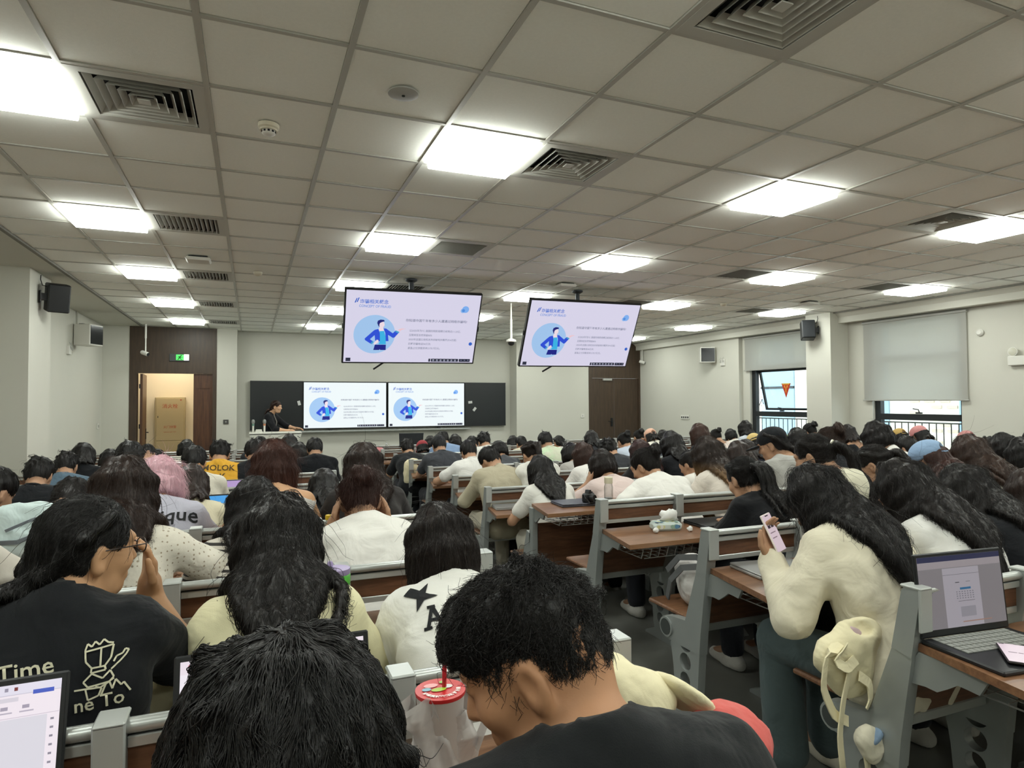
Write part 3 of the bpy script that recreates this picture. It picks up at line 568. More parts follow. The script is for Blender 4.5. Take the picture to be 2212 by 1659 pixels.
# ================================================================ LECTURE BENCHES
M_desk = wood_mat('walnut desktop', '#6b4a35', '#8e674a', .34, (2, 16, 16), 3)
M_panel_w = wood_mat('walnut panel', '#573a29', '#78533b', .4, (2, 20, 20), 3)
M_edge = mat('desk edge band', '#8a6648', .4)
M_cap = mat('aluminium cap', '#b4b8b5', .35, metal=.25)
def arc(c, r, a0, a1, n): return [(c[0]+r*math.cos(math.radians(a0+(a1-a0)*k/n)), c[1]+r*math.sin(math.radians(a0+(a1-a0)*k/n))) for k in range(n+1)]
def strip(mb, pts, w0, w1, x0, x1):
    mb.prism(pts, x0, x1, 'x')
HOLES = [(.130, .385, .044), (.134, .295, .040), (.136, .212, .036), (.137, .138, .032)]
def holed_leg(x0, x1):
    """lower casting with round openings: bands of quads between outline and circle"""
    mb = MB()
    def edge(z):
        F = [(.47, .19), (.36, .245), (.30, .232), (.24, .222), (.10, .21), (0, .25)]; Bk = [(.47, .018), (.36, .032), (.22, .045), (.10, .055), (0, .03)]
        def ip(T_):
            for (z1, y1), (z2, y2) in zip(T_, T_[1:]):
                if z <= z1 and z >= z2: return y1+(y2-y1)*(z1-z)/(z1-z2)
            return T_[0][1] if z > T_[0][0] else T_[-1][1]
        return ip(Bk), ip(F)
    zs = [.44] + [(HOLES[k][1]+HOLES[k+1][1])/2 for k in range(3)] + [.095]
    for k, (cy_, cz, r) in enumerate(HOLES):
        zt, zb = zs[k], zs[k+1]; n = 24; out = []; inn = []
        bt, ft = edge(zt); bb, fb = edge(zb)
        angs = sorted([2*math.pi*q/20 for q in range(20)] + [math.atan2(zz_-cz, yy_-cy_) % (2*math.pi) for yy_, zz_ in ((bt, zt), (ft, zt), (bb, zb), (fb, zb))])
        for a in angs:
            dy, dz = math.cos(a), math.sin(a); inn.append((cy_+r*dy, cz+r*dz))
            tz = (zt-cz)/dz if dz > 1e-6 else ((zb-cz)/dz if dz < -1e-6 else 9); lo, hi = 0, .5
            for _ in range(24):
                m_ = (lo+hi)/2; y_, z_ = cy_+m_*dy, cz+m_*dz; b_, f_ = edge(min(max(z_, zb), zt))
                if z_ > zt or z_ < zb or y_ > f_ or y_ < b_: hi = m_
                else: lo = m_
            out.append((cy_+lo*dy, cz+lo*dz))
        for s, xx in ((0, x0), (1, x1)):
            vs = [(xx, *p) for p in out] + [(xx, *p) for p in inn]; fs = [(q, (q+1) % n, n+(q+1) % n, n+q) for q in range(n)]; mb.add(vs, fs)
        vs = [(x0, *p) for p in inn] + [(x1, *p) for p in inn]; mb.add(vs, [(q, (q+1) % n, n+(q+1) % n, n+q) for q in range(n)])
        vs = [(x0, *p) for p in out] + [(x1, *p) for p in out]
        mb.add(vs, [(q, (q+1) % n, n+(q+1) % n, n+q) for q in range(n) if not (abs(out[q][1]-out[(q+1) % n][1]) < 1e-4 and zb+1e-3 < out[q][1] < zt-1e-3)])
    mb.prism([(-.02, 0), (.30, 0), (.30, .015), (.20, .06), (.21, .095), (.055, .095), (.05, .05)], x0, x1, 'x')
    return mb
# post: x in [-.024,.024]; y measured forward from the backrest face
def post_mesh(upper=True, z0=0):
    mb = holed_leg(-.02, .02)
    mb.prism([(-.02, .713), (.045, .728), (.13, .486), (.235, .474), (.27, .465)] + arc((.27, .415), .05, 90, -60, 8) + [(.24, .36), (.03, .36), (.02, .456)], -.022, .022, 'x')
    if upper: mb.prism([(-.052, .915), (-.045, .926), (.0, .926), (.008, .915), (.045, .728), (-.02, .713)], -.024, .024, 'x')
    return mb.mesh('post', True)
POST = post_mesh(); POST_LOW = post_mesh(False)
HUB = MB().lathe([(.047, -.03), (.047, .03)], (0, .27, .415), 20, 'x').mesh('hub', True)
HUBCAP = MB().lathe([(.038, -.0315), (.036, .0315)], (0, .27, .415), 20, 'x').mesh('hub_cap', True)
CAP = MB().box((-.026, -.056, .80), (.026, -.045, .932), .003).box((-.026, -.056, .925), (.026, .012, .934), .003).mesh('cap')
BRK = MB().prism([(-.03, .735), (-.235, .735)] + [(-.235+.03*k+.0, .70-.012*math.sin(k*1.6)-.01*k) for k in range(1, 6)] + [(-.05, .64), (.03, .63)], -.006, .006, 'x').mesh('bracket')
P = .525
def bay(name, f): return f.mesh(name)
RAIL = MB().tube([(.024, -.02, .912), (P-.024, -.02, .912)], .014, 10).mesh('top_rail', True)
STRIP = MB().box((.024, -.012, .892), (P-.024, .004, .902)).mesh('gap_shade_strip')  # dark strip colours in the shade of the gap under the top tube
RAIL2 = MB().box((.024, -.024, .872), (P-.024, .004, .893), .002).mesh('panel_rail'); RAIL2B = MB().box((.024, -.014, .786), (P-.024, .014, .807), .002).mesh('panel_rail')
WOOD = MB().box((.024, -.012, .808), (P-.024, .006, .872)).mesh('wood_panel')
WOOD2 = MB().prism([(.0, .70), (.012, .70), (.105, .47), (.093, .47)], .024, P-.024, 'x').mesh('lower_panel')
RAIL3 = MB().box((.024, .09, .435), (P-.024, .125, .47), .004).mesh('lower_rail'); RAIL3B = MB().box((.024, -.012, .70), (P-.024, .02, .725), .003).mesh('lower_rail')
SEAT = MB().box((.03, .14, .462), (P-.03, .50, .482), .006).mesh('seat')
def basket_mesh():
    mb = MB(); r = .0032
    ys = [-.36, -.30, -.24, -.18, -.12, -.06]
    for y in (-.37, -.05): mb.tube([(.04, y, .715), (P-.04, y, .715)], r, 5); 
    for y in ys: mb.tube([(.06, y, .66), (P-.06, y, .66)], r*.7, 4)
    for k in range(9):
        x = .05+k*(P-.10)/8; mb.tube([(x, -.37, .715), (x, -.35, .66), (x, -.07, .66), (x, -.05, .715)], r*.8, 4)
    return mb.mesh('wire_basket')
BASK = basket_mesh()
def bench(label, x0, nb, y0, fl, basket=0, low=False, group='linked lecture benches', front=False, desk=True):
    """row of linked seats: posts at x0+k*P, seats ahead of the posts, desktop behind them"""
    t = thing('lecture_bench', label, 'bench', (x0, y0, fl), 0, group)
    for k in range(nb+1):
        p = mk('post', POST_LOW if low else POST, M_alu, t, (k*P, 0, 0)); mk('hub', HUB, M_alu, p); mk('hub_cap', HUBCAP, M_dkgrey, p)
        if not low: mk('cap', CAP, M_cap, p)
        if desk: mk('bracket', BRK, M_alu, p)
    for k in range(nb):
        L = (k*P, 0, 0)
        if not low:
            mk('top_rail', RAIL, M_alu2, t, L); mk('gap_shade_strip', STRIP, M_dkgrey, t, L); mk('panel_rail', RAIL2, M_alu2, t, L); mk('panel_rail', RAIL2B, M_alu2, t, L); mk('wood_panel', WOOD, M_panel_w, t, L)
        mk('lower_panel', WOOD2, M_panel_w, t, L); mk('lower_rail', RAIL3, M_alu2, t, L); mk('lower_rail', RAIL3B, M_alu2, t, L)
        if not front: mk('seat', SEAT, M_desk, t, L)
        if k < basket: mk('wire_basket', BASK, M_alu2, t, L)
    if desk:
        w = nb*P; pl = [(-.0+.0, -.025), (w, -.025), (w+.06, -.44), (-.08, -.44)] if x0 > 1 else [(-.06, -.025), (w-.0, -.025), (w-.0+.08, -.44), (-.06, -.44)]
        d = MB().prism(pl, .737, .760, 'z').obj('desktop', M_desk, t)
        MB().box((pl[3][0], -.4425, .7365), (pl[2][0], -.439, .7605)).obj('edge_band', M_edge, d)
    return t
ROWY = [.43, 1.38, 2.33, 3.27, 4.25, 5.2, 6.15, 7.1, 8.05, 9.0, 9.95, 10.9]
ordn = ['nearest', 'first', 'second', 'third', 'fourth', 'fifth', 'sixth', 'seventh', 'eighth', 'ninth', 'tenth', 'eleventh']
for r, y in enumerate(ROWY):
    fl = 0 if r < 4 else LOW
    for side, x0, nb in (('left', .82-6*P, 6), ('right', 1.88, 13)):
        where = 'left of the aisle' if side == 'left' else 'right of the aisle'
        lab = f'{ordn[r]} row of linked walnut and aluminium benches from the camera, {where}' if r else f'bench row under the camera, {where}'
        if r == 4:
            t = bench(f'bench row at the floor step with desktop but no raised backrest, {where}', x0, nb, y, LOW, 0, True, desk=False)
            # desktop of this row stands at the upper floor level
            w = nb*P; pl = [(0, -.0), (w, 0), (w+.06, -.44), (-.08, -.44)] if side == 'right' else [(-.06, 0), (w, 0), (w+.08, -.44), (-.06, -.44)]
            d = MB().prism(pl, .737-LOW, .760-LOW, 'z').obj('desktop', M_desk, t); MB().box((pl[3][0], -.4425, .7365-LOW), (pl[2][0], -.439, .7605-LOW)).obj('edge_band', M_edge, d)
            for k in range(nb+1): MB().box((-.022, -.06, -LOW), (.022, .0, .737-LOW), .004).obj('desk_post', M_alu, t, loc=(k*P, 0, 0)); mk('bracket', BRK, M_alu, t, (k*P, 0, -LOW))
            for k in range(nb): MB().box((.024, -.03, .25), (P-.024, -.012, .62)).obj('front_panel', M_panel_w, t, loc=(k*P, 0, -LOW))
            for k in range(2 if side == 'right' else 0): mk('wire_basket', BASK, M_alu2, t, (k*P, 0, -LOW))
        else: bench(lab, x0, nb, y, fl, (3 if side == 'right' and r in (1, 2, 3) else 0), front=(r == 11))
# ================================================================ PEOPLE: implicit surfaces meshed with surface nets
def V3(*a): return np.array(a if len(a) == 3 else a[0], float)
def nrm(v): return v/(np.linalg.norm(v)+1e-12)
def rotm(yaw, pitch, roll):
    """head frame: +y forward, +z up. pitch>0 looks down, yaw>0 turns to -x"""
    cy_, sy = math.cos(yaw), math.sin(yaw); cp, sp = math.cos(-pitch), math.sin(-pitch); cr, sr = math.cos(roll), math.sin(roll)
    Rz = np.array([[cy_, -sy, 0], [sy, cy_, 0], [0, 0, 1]]); Rx = np.array([[1, 0, 0], [0, cp, -sp], [0, sp, cp]]); Ry = np.array([[cr, 0, sr], [0, 1, 0], [-sr, 0, cr]])
    return Rz @ Rx @ Ry
def cone(a, b, ra, rb=None, k=.02): return ('c', V3(a), V3(b), ra, ra if rb is None else rb, k)
def ell(c, r, R=None, k=.02): return ('e', V3(c), V3(r), np.eye(3) if R is None else R, None, k)
def cut(p, k=.01): return ('-', p, k)
def pbox(p):
    if p[0] == 'c': r = max(p[3], p[4]); return np.minimum(p[1], p[2])-r, np.maximum(p[1], p[2])+r
    r = np.sqrt(((p[3]*p[2][None, :])**2).sum(1)); return p[1]-r, p[1]+r
def pdist(p, X, Y, Z):
    if p[0] == 'c':
        a, b, ra, rb = p[1:5]; ba = b-a; L = ba @ ba + 1e-12
        px, py, pz = X-a[0], Y-a[1], Z-a[2]; t = np.clip((px*ba[0]+py*ba[1]+pz*ba[2])/L, 0, 1)
        return np.sqrt((px-t*ba[0])**2+(py-t*ba[1])**2+(pz-t*ba[2])**2) - (ra+(rb-ra)*t)
    c, r, R = p[1], p[2], p[3]; dx, dy, dz = X-c[0], Y-c[1], Z-c[2]
    q = [(R[0, i]*dx+R[1, i]*dy+R[2, i]*dz)/r[i] for i in range(3)]
    k0 = np.sqrt(q[0]**2+q[1]**2+q[2]**2)+1e-9; k1 = np.sqrt((q[0]/r[0])**2+(q[1]/r[1])**2+(q[2]/r[2])**2)+1e-9
    return k0*(k0-1)/k1
_NL = np.random.default_rng(5).random((24, 24, 24)).astype(np.float32)*2-1
def vnoise(X, Y, Z):
    def s(a): i = np.floor(a).astype(int); f = a-i; return i % 24, (i+1) % 24, f*f*(3-2*f)
    x0, x1, fx = s(X); y0, y1, fy = s(Y); z0, z1, fz = s(Z); N = _NL
    a = N[x0, y0, z0]*(1-fx)+N[x1, y0, z0]*fx; b = N[x0, y1, z0]*(1-fx)+N[x1, y1, z0]*fx
    c = N[x0, y0, z1]*(1-fx)+N[x1, y0, z1]*fx; d = N[x0, y1, z1]*(1-fx)+N[x1, y1, z1]*fx
    return (a*(1-fy)+b*fy)*(1-fz)+(c*(1-fy)+d*fy)*fz
def axis_pts(lo, hi, h, fine):
    """coordinates with finer steps inside the given intervals"""
    p = [lo]
    while p[-1] < hi:
        st = h
        for a, b, f in fine:
            if a-h <= p[-1] <= b: st = min(st, f)
        p.append(p[-1]+st)
    return np.array(p)
class Field:
    def __init__(s, prims, h=.012, fine=(), pad=.03, noise=None):
        add = [p for p in prims if p[0] != '-']; bb = [pbox(p) for p in add]
        lo = np.min([b[0] for b in bb], 0)-pad; hi = np.max([b[1] for b in bb], 0)+pad
        s.ax = [axis_pts(lo[i], hi[i], h, [(c[i]-r, c[i]+r, f) for c, r, f in fine]) for i in range(3)]
        F = np.full([len(a) for a in s.ax], .07, np.float32)
        for p in prims:
            neg = p[0] == '-'; k = p[2] if neg else p[5]; q = p[1] if neg else p
            b0, b1 = pbox(q); m = .055
            sl = []
            for i in range(3):
                i0 = np.searchsorted(s.ax[i], b0[i]-m); i1 = np.searchsorted(s.ax[i], b1[i]+m); sl.append(slice(max(0, i0-1), i1+1))
            X = s.ax[0][sl[0]][:, None, None]; Y = s.ax[1][sl[1]][None, :, None]; Z = s.ax[2][sl[2]][None, None, :]
            if X.size == 0 or Y.size == 0 or Z.size == 0: continue
            d = pdist(q, X, Y, Z); A = F[tuple(sl)]
            if neg: d = -d; hh = np.clip(.5-.5*(d-A)/k*-1, 0, 1); hh = np.clip(.5+.5*(d-A)/k, 0, 1); F[tuple(sl)] = A*(1-hh)+d*hh+k*hh*(1-hh)
            else: hh = np.clip(.5+.5*(A-d)/k, 0, 1); F[tuple(sl)] = A*(1-hh)+d*hh-k*hh*(1-hh)
        if noise:
            I = np.nonzero(np.abs(F) < .035)
            if len(I[0]): F[I] += noise(s.ax[0][I[0]], s.ax[1][I[1]], s.ax[2][I[2]]).astype(np.float32)
        s.F = F
    def sample(s, P):
        P = np.atleast_2d(P); o = np.full(len(P), .07); idx = []; fr = []; ok = np.ones(len(P), bool)
        for i in range(3):
            a = s.ax[i]; j = np.clip(np.searchsorted(a, P[:, i])-1, 0, len(a)-2); idx.append(j); fr.append(np.clip((P[:, i]-a[j])/(a[j+1]-a[j]), 0, 1)); ok &= (P[:, i] >= a[0]) & (P[:, i] <= a[-1])
        (x, y, z), (u, v, w) = idx, fr; F = s.F; r = 0
        for a in (0, 1):
            for b in (0, 1):
                for c in (0, 1): r = r + F[x+a, y+b, z+c]*(u if a else 1-u)*(v if b else 1-v)*(w if c else 1-w)
        return np.where(ok, r, o)
    def grad(s, P, e=.012):
        P = np.atleast_2d(P); return np.stack([s.sample(P+e*np.eye(3)[i])-s.sample(P-e*np.eye(3)[i]) for i in range(3)], 1)
    def mesh(s, name):
        F = s.F; ins = F < 0; n = F.shape
        c = np.zeros([k-1 for k in n], np.int8)
        for a in (0, 1):
            for b in (0, 1):
                for d in (0, 1): c += ins[a:n[0]-1+a, b:n[1]-1+b, d:n[2]-1+d]
        I, J, K = np.nonzero((c > 0) & (c < 8)); ids = -np.ones(c.shape, np.int64); ids[I, J, K] = np.arange(len(I))
        acc = np.zeros((len(I), 3)); cnt = np.zeros(len(I))
        cor = [(a, b, d) for a in (0, 1) for b in (0, 1) for d in (0, 1)]
        for p in cor:
            for ax in range(3):
                if p[ax]: continue
                q = list(p); q[ax] = 1
                f0 = F[I+p[0], J+p[1], K+p[2]]; f1 = F[I+q[0], J+q[1], K+q[2]]; m = (f0 < 0) != (f1 < 0); t = np.where(m, f0/(f0-f1+1e-20), 0)
                pos = [s.ax[0][I+p[0]], s.ax[1][J+p[1]], s.ax[2][K+p[2]]]; nx = (s.ax[0][I+q[0]], s.ax[1][J+q[1]], s.ax[2][K+q[2]])[ax]; pos[ax] = pos[ax]+t*(nx-pos[ax])
                acc += np.stack(pos, 1)*m[:, None]; cnt += m
        Vt = acc/cnt[:, None]; quads = []
        for ax in range(3):
            sl0 = [slice(1, -1)]*3; sl0[ax] = slice(0, n[ax]-1); sl1 = list(sl0); sl1[ax] = slice(1, n[ax])
            A, B = ins[tuple(sl0)], ins[tuple(sl1)]; i, j, k = np.nonzero(A != B); o = [i+1, j+1, k+1]; o[ax] = o[ax]-1
            u, v = [(1, 2), (2, 0), (0, 1)][ax]
            def g(du, dv): w = [x.copy() for x in o]; w[u] -= du; w[v] -= dv; return ids[w[0], w[1], w[2]]
            q = np.stack([g(1, 1), g(0, 1), g(0, 0), g(1, 0)], 1); fl = ~A[i, j, k]; q[fl] = q[fl][:, ::-1]; quads.append(q)
        Q = np.concatenate(quads); Q = Q[(Q >= 0).all(1)]
        return mesh_np(name, Vt, Q)
# ---------------------------------------------------------------- anatomy
def head_prims(C, R, face=True):
    w = lambda *p: C + R @ V3(*p)
    P = [ell(w(0, -.012, .03), (.074, .094, .086), R, .02), ell(w(0, .022, -.03), (.062, .068, .085), R, .03), cone(w(-.028, .03, -.088), w(.028, .03, -.088), .03, .03, .03), cone(w(0, .05, -.09), w(0, .066, -.094), .026, .022, .025), ell(w(0, -.045, -.02), (.066, .06, .07), R, .03),
         ell(w(-.034, .062, -.028), (.026, .024, .026), R, .02), ell(w(.034, .062, -.028), (.026, .024, .026), R, .02)]
    if face:
        P += [cone(w(0, .084, .012), w(0, .104, -.028), .007, .012, .012), cone(w(-.012, .092, -.034), w(.012, .092, -.034), .008, .008, .008), cone(w(-.04, .076, .028), w(.04, .076, .028), .012, .012, .015),
              cut(ell(w(-.031, .095, .008), (.017, .014, .010), R), .008), cut(ell(w(.031, .095, .008), (.017, .014, .010), R), .008), ell(w(-.031, .080, .007), (.013, .011, .010), R, .004), ell(w(.031, .080, .007), (.013, .011, .010), R, .004),
              cone(w(-.02, .083, -.061), w(.02, .083, -.061), .007, .007, .006), cone(w(-.017, .083, -.071), w(.017, .083, -.071), .008, .008, .006)]
    for s in (-1, 1):
        e = w(s*.078, -.008, -.012); RR = R @ rotm(s*.35, .15, 0)
        P += [ell(e, (.010, .020, .033), RR, .008), ell(w(s*.074, -.004, -.036), (.009, .013, .014), RR, .008), cut(ell(w(s*.088, -.002, -.010), (.010, .011, .020), RR), .005)]
    return P
def hand_prims(Wp, fwd, nor, side, curl=.5, sc=1., spread=.06, thumb=.6):
    """palm starting at the wrist, fwd along the fingers, nor out of the back of the hand"""
    fwd = nrm(fwd); nor = nrm(nor - fwd*(nor @ fwd)); lat = np.cross(fwd, nor)*side
    P = [cone(Wp, Wp+fwd*.03*sc, .026*sc, .028*sc, .02)]
    for q in (-.027, -.009, .009, .027): P.append(cone(Wp+fwd*.02*sc+lat*q*.7*sc, Wp+(fwd*.088+lat*q)*sc, .015*sc, .0125*sc, .012))
    L = [(.036, .024, .02), (.043, .028, .022), (.040, .026, .021), (.031, .02, .018)]
    for f, q in enumerate((-.028, -.0095, .0095, .028)):
        p = Wp+(fwd*.088+lat*q)*sc; a = 0; r = (.0092, .0098, .0093, .0082)[f]*sc; d0 = nrm(fwd+lat*q*spread*20)
        for s_, l in enumerate(L[f]):
            a += curl*(.55, .8, .6)[s_]; d = d0*math.cos(a) - nor*math.sin(a); n = p+d*l*sc; P.append(cone(p, n, r, r*.9, .004)); p = n; r *= .9
    p = Wp+(fwd*.025-lat*.026)*sc; d = nrm(fwd*.7-lat*.75-nor*.25*thumb); n = p+d*.045*sc; P.append(cone(p, n, .015*sc, .0115*sc, .012)); d = nrm(fwd*.95-lat*.25-nor*.35*thumb); P.append(cone(n, n+d*.033*sc, .011*sc, .010*sc, .004)); n = n+d*.033*sc; d = nrm(fwd-nor*.4*thumb); P.append(cone(n, n+d*.026*sc, .0098*sc, .008*sc, .004))
    return P
def ik(S, Wt, l1, l2, pole):
    d = Wt-S; D = np.linalg.norm(d); D2 = min(D, (l1+l2)*.995); u = d/D; Wt = S+u*D2
    a = (l1*l1-l2*l2+D2*D2)/(2*D2); hh = math.sqrt(max(0, l1*l1-a*a)); p = pole-u*(pole @ u); return S+u*a+nrm(p)*hh, Wt
class Pose: pass
def pose(C, yaw=0, pitch=.5, roll=0, male=False, arms=('desk', 'desk'), tyaw=0, neck=1., bulk=1., armk=None, stand=False, hip=None):
    """C: head centre above the floor point (floor at z=0). Hips on a 0.45 m seat; the lean follows from the head height."""
    o = Pose(); o.C = V3(C); o.R = rotm(yaw, pitch, roll); o.male = male; o.bulk = bulk
    N = o.C + o.R @ V3(0, -.03, -.075) + V3(0, -.07*neck, -.05 if not stand else -.085)
    if stand: H = V3(N[0], N[1]-.02, N[2]-.50)
    else:
        hz = .555; dz = N[2]-hz; L = max(.49, dz/.985); dy = math.sqrt(max(0, L*L-dz*dz)); H = V3(N[0]*.6, N[1]-dy, hz)
    if hip is not None: H = V3(hip)
    sp = nrm(N-H); o.N, o.H = N, H; o.lat = V3(math.cos(tyaw), math.sin(tyaw), 0); fw = nrm(np.cross(V3(0, 0, 1), o.lat)); o.fw = fw
    back = nrm(np.cross(o.lat, sp)); back = back if back @ fw < 0 else -back; o.back = back; o.sp = sp
    M_ = (H+N)/2 + back*.045
    o.spine = lambda t: (1-t)**2*H + 2*t*(1-t)*M_ + t*t*N
    sw = (.172 if male else .148)*bulk; SCn = o.spine(.90) - back*.012; o.S = [SCn-o.lat*sw-sp*.005, SCn+o.lat*sw-sp*.005]
    o.arm = []
    for k, s in ((0, -1), (1, 1)):
        a = arms[k]; S = o.S[k]; l1, l2 = .275*bulk**.5, .245
        if a == 'desk': Wt = V3(N[0]+s*.10, H[1]+.46, .80); pole = V3(s*.7, -.15, -.6); hf, hn = V3(-s*.45, .9, -.05), V3(0, 0, 1); cu = .35
        elif a == 'lap': Wt = V3(N[0]+s*.12, H[1]+.30, .62); pole = V3(s*.8, -.3, -.3); hf, hn = V3(-s*.5, .8, -.1), V3(0, 0, 1); cu = .5
        elif a == 'cheek': Wt = o.C + o.R @ V3(s*.085, .055, -.13); pole = V3(s*.35, .5, -1); hf, hn = o.R @ V3(-s*.05, -.25, 1), o.R @ V3(s*1, .35, 0); cu = .25
        elif a == 'temple': Wt = o.C + o.R @ V3(s*.12, .05, -.10); pole = V3(s*.9, .3, -.9); hf, hn = o.R @ V3(-s*.25, -.3, 1), o.R @ V3(s*1, .2, .2); cu = .35
        elif a == 'wide': Wt = V3(N[0]+s*.26, H[1]+.40, .80); pole = V3(s*1, -.2, -.4); hf, hn = V3(-s*.8, .6, 0), V3(0, 0, 1); cu = .3
        elif a == 'hang': Wt = S + V3(s*.06, .03, -.5); pole = V3(s*.3, -1, 0); hf, hn = V3(0, .1, -1), V3(s, 0, 0); cu = .4
        else: Wt, pole, hf, hn, cu = a
        E_, Wt = ik(S, V3(Wt), l1, l2, V3(pole)); o.arm.append((S, E_, Wt, V3(hf), V3(hn), cu, s))
    kx = .10
    o.leg = []
    for s in (-1, 1):
        if stand: h_, kn, an = H+V3(s*.09, 0, -.06), V3(H[0]+s*.09, H[1]+.02, .48), V3(H[0]+s*.09, H[1]-.02, .08)
        else: h_, kn, an = H+V3(s*.085, .03, -.02), V3(H[0]+s*.12, H[1]+.44, .535), V3(H[0]+s*.12, H[1]+.40, .09)
        o.leg.append([h_, kn, an])
    return o
def torso_prims(o, g, k=.035):
    P = []; b = o.bulk*(1.06 if o.male else .93)
    for t, w, r in ((0, .085, .110), (.22, .07, .108), (.45, .07, .105), (.66, .085, .102), (.82, .085, .088)):
        c = o.spine(t); P.append(cone(c-o.lat*w*b, c+o.lat*w*b, r*b+g-.004, r*b+g-.004, k))
    for S in o.S: P.append(cone(o.spine(.93), S, .058*b+g*.7, .052*b+g*.7, k)); P.append(cone(o.N+o.sp*.015, S+o.sp*.012, (.045 if g else .036)+g*.6, (.04 if g else .033)+g*.6, .04))
    return P
def body_prims(o, hands=True, face=True):
    P = head_prims(o.C, o.R, face) + [cone(o.C + o.R @ V3(0, -.03, -.05), o.N, .05 if not o.male else .057, .056 if not o.male else .064, .025)] + torso_prims(o, 0)
    for S, E_, Wt, hf, hn, cu, s in o.arm:
        P += [cone(S, E_, .048*o.bulk, .038, .025), cone(E_, E_+(Wt-E_)*.35, .040, .040, .02), cone(E_+(Wt-E_)*.3, Wt, .039, .026, .02)]
        P += hand_prims(Wt, hf, hn, s, cu) if hands else [cone(Wt, Wt+nrm(hf)*.12, .03, .022, .02)]
    for h_, kn, an in o.leg: P += [cone(h_, kn, .085, .058, .03), cone(kn, an, .055, .038, .02), cone(an, an+o.fw*.13-V3(0, 0, .045), .036, .03, .02)]
    return P
def fold_noise(amp, fr=9., seed=0):
    def f(X, Y, Z):
        a = vnoise(X*fr+seed*3.1, Y*fr, Z*fr*.75+seed); b = vnoise(X*fr*2.1+a*1.2, Y*fr*2.1+seed, Z*fr*1.5); return amp*(np.abs(a)*1.4-.5)+amp*.55*(np.abs(b)*1.4-.4)
    return f
def top_prims(o, sleeve='short', g=.014, hood=False, collar=False, low=0., loose=1.):
    P = torso_prims(o, g)
    if o.bulk >= 0: P.append(cone(o.spine(.02)-o.lat*.09, o.spine(.02)+o.lat*.09, .112*o.bulk+g, .112*o.bulk+g, .03))
    for S, E_, Wt, hf, hn, cu, s in o.arm:
        if sleeve == 'none': continue
        if sleeve == 'short': m = S+(E_-S)*.62; P.append(cone(S, m, .058*o.bulk+g*.5, .062*loose, .03))
        elif sleeve == 'half': P += [cone(S, E_, .06*o.bulk+g*.4, .056*loose, .03), cone(E_, E_+(Wt-E_)*.25, .056*loose, .052*loose, .02)]
        else: P += [cone(S, E_, .06*o.bulk+g*.5, .056*loose, .03), cone(E_, E_+(Wt-E_)*.97, .056*loose, .042*loose, .025)]
    if hood:
        for a in range(9):
            th = math.radians(-115+a*28.75); p = o.N + o.lat*.085*math.sin(th) + o.back*.075*math.cos(th) - o.sp*.005 + o.back*.02
            P.append(ell(p, (.042, .042, .040), None, .03))
        P += [ell(o.N+o.back*.105-o.sp*.06, (.105, .06, .085), None, .03), cut(cone(o.N+o.sp*.01+o.back*.02, o.C, .07, .08), .015)]
    elif collar:
        for a in range(12):
            th = math.radians(a*30); p = o.N + o.lat*.062*math.sin(th) + o.back*(.058*math.cos(th)) + o.sp*.02; q = o.N + o.lat*.062*math.sin(th+.52) + o.back*(.058*math.cos(th+.52)) + o.sp*.02
            P.append(cone(p, q, .017, .017, .012))
        P.append(cut(cone(o.N+o.sp*.012, o.C, .055, .07), .008))
    else:
        nb = o.C + o.R @ V3(0, -.03, -.05); ax = nrm(nb-o.N); P.append(cut(cone(o.N+ax*(.016-low), nb+ax*.12, (.058 if not o.male else .065)+low*.5, .085), .008))
    if low: P.append(cut(cone(o.N+o.sp*.02-o.lat*.16, o.N+o.sp*.02+o.lat*.16, .05+low*.25, .05+low*.25), .01))
    return P
def trouser_prims(o, g=.016, flare=1.):
    P = [cone(o.H-o.lat*.085, o.H+o.lat*.085, .118+g*.6, .118+g*.6, .03)]
    for h_, kn, an in o.leg: P += [cone(h_, kn, .09+g*.5, .062+g, .03), cone(kn, an+V3(0, 0, .02), .060+g, (.045+g)*flare, .02)]
    return P
def shoe_prims(an, fw): 
    lat = np.cross(fw, V3(0, 0, 1)); b = an.copy(); b[2] = .035
    return [cone(b-fw*.05, b+fw*.03, .04, .042, .03), cone(b+fw*.03, b+fw*.15, .042, .034, .03), cone(an+V3(0, 0, .01), b, .042, .045, .03), cut(ell(b+V3(0, 0, -.16), (.4, .4, .13)), .004)]
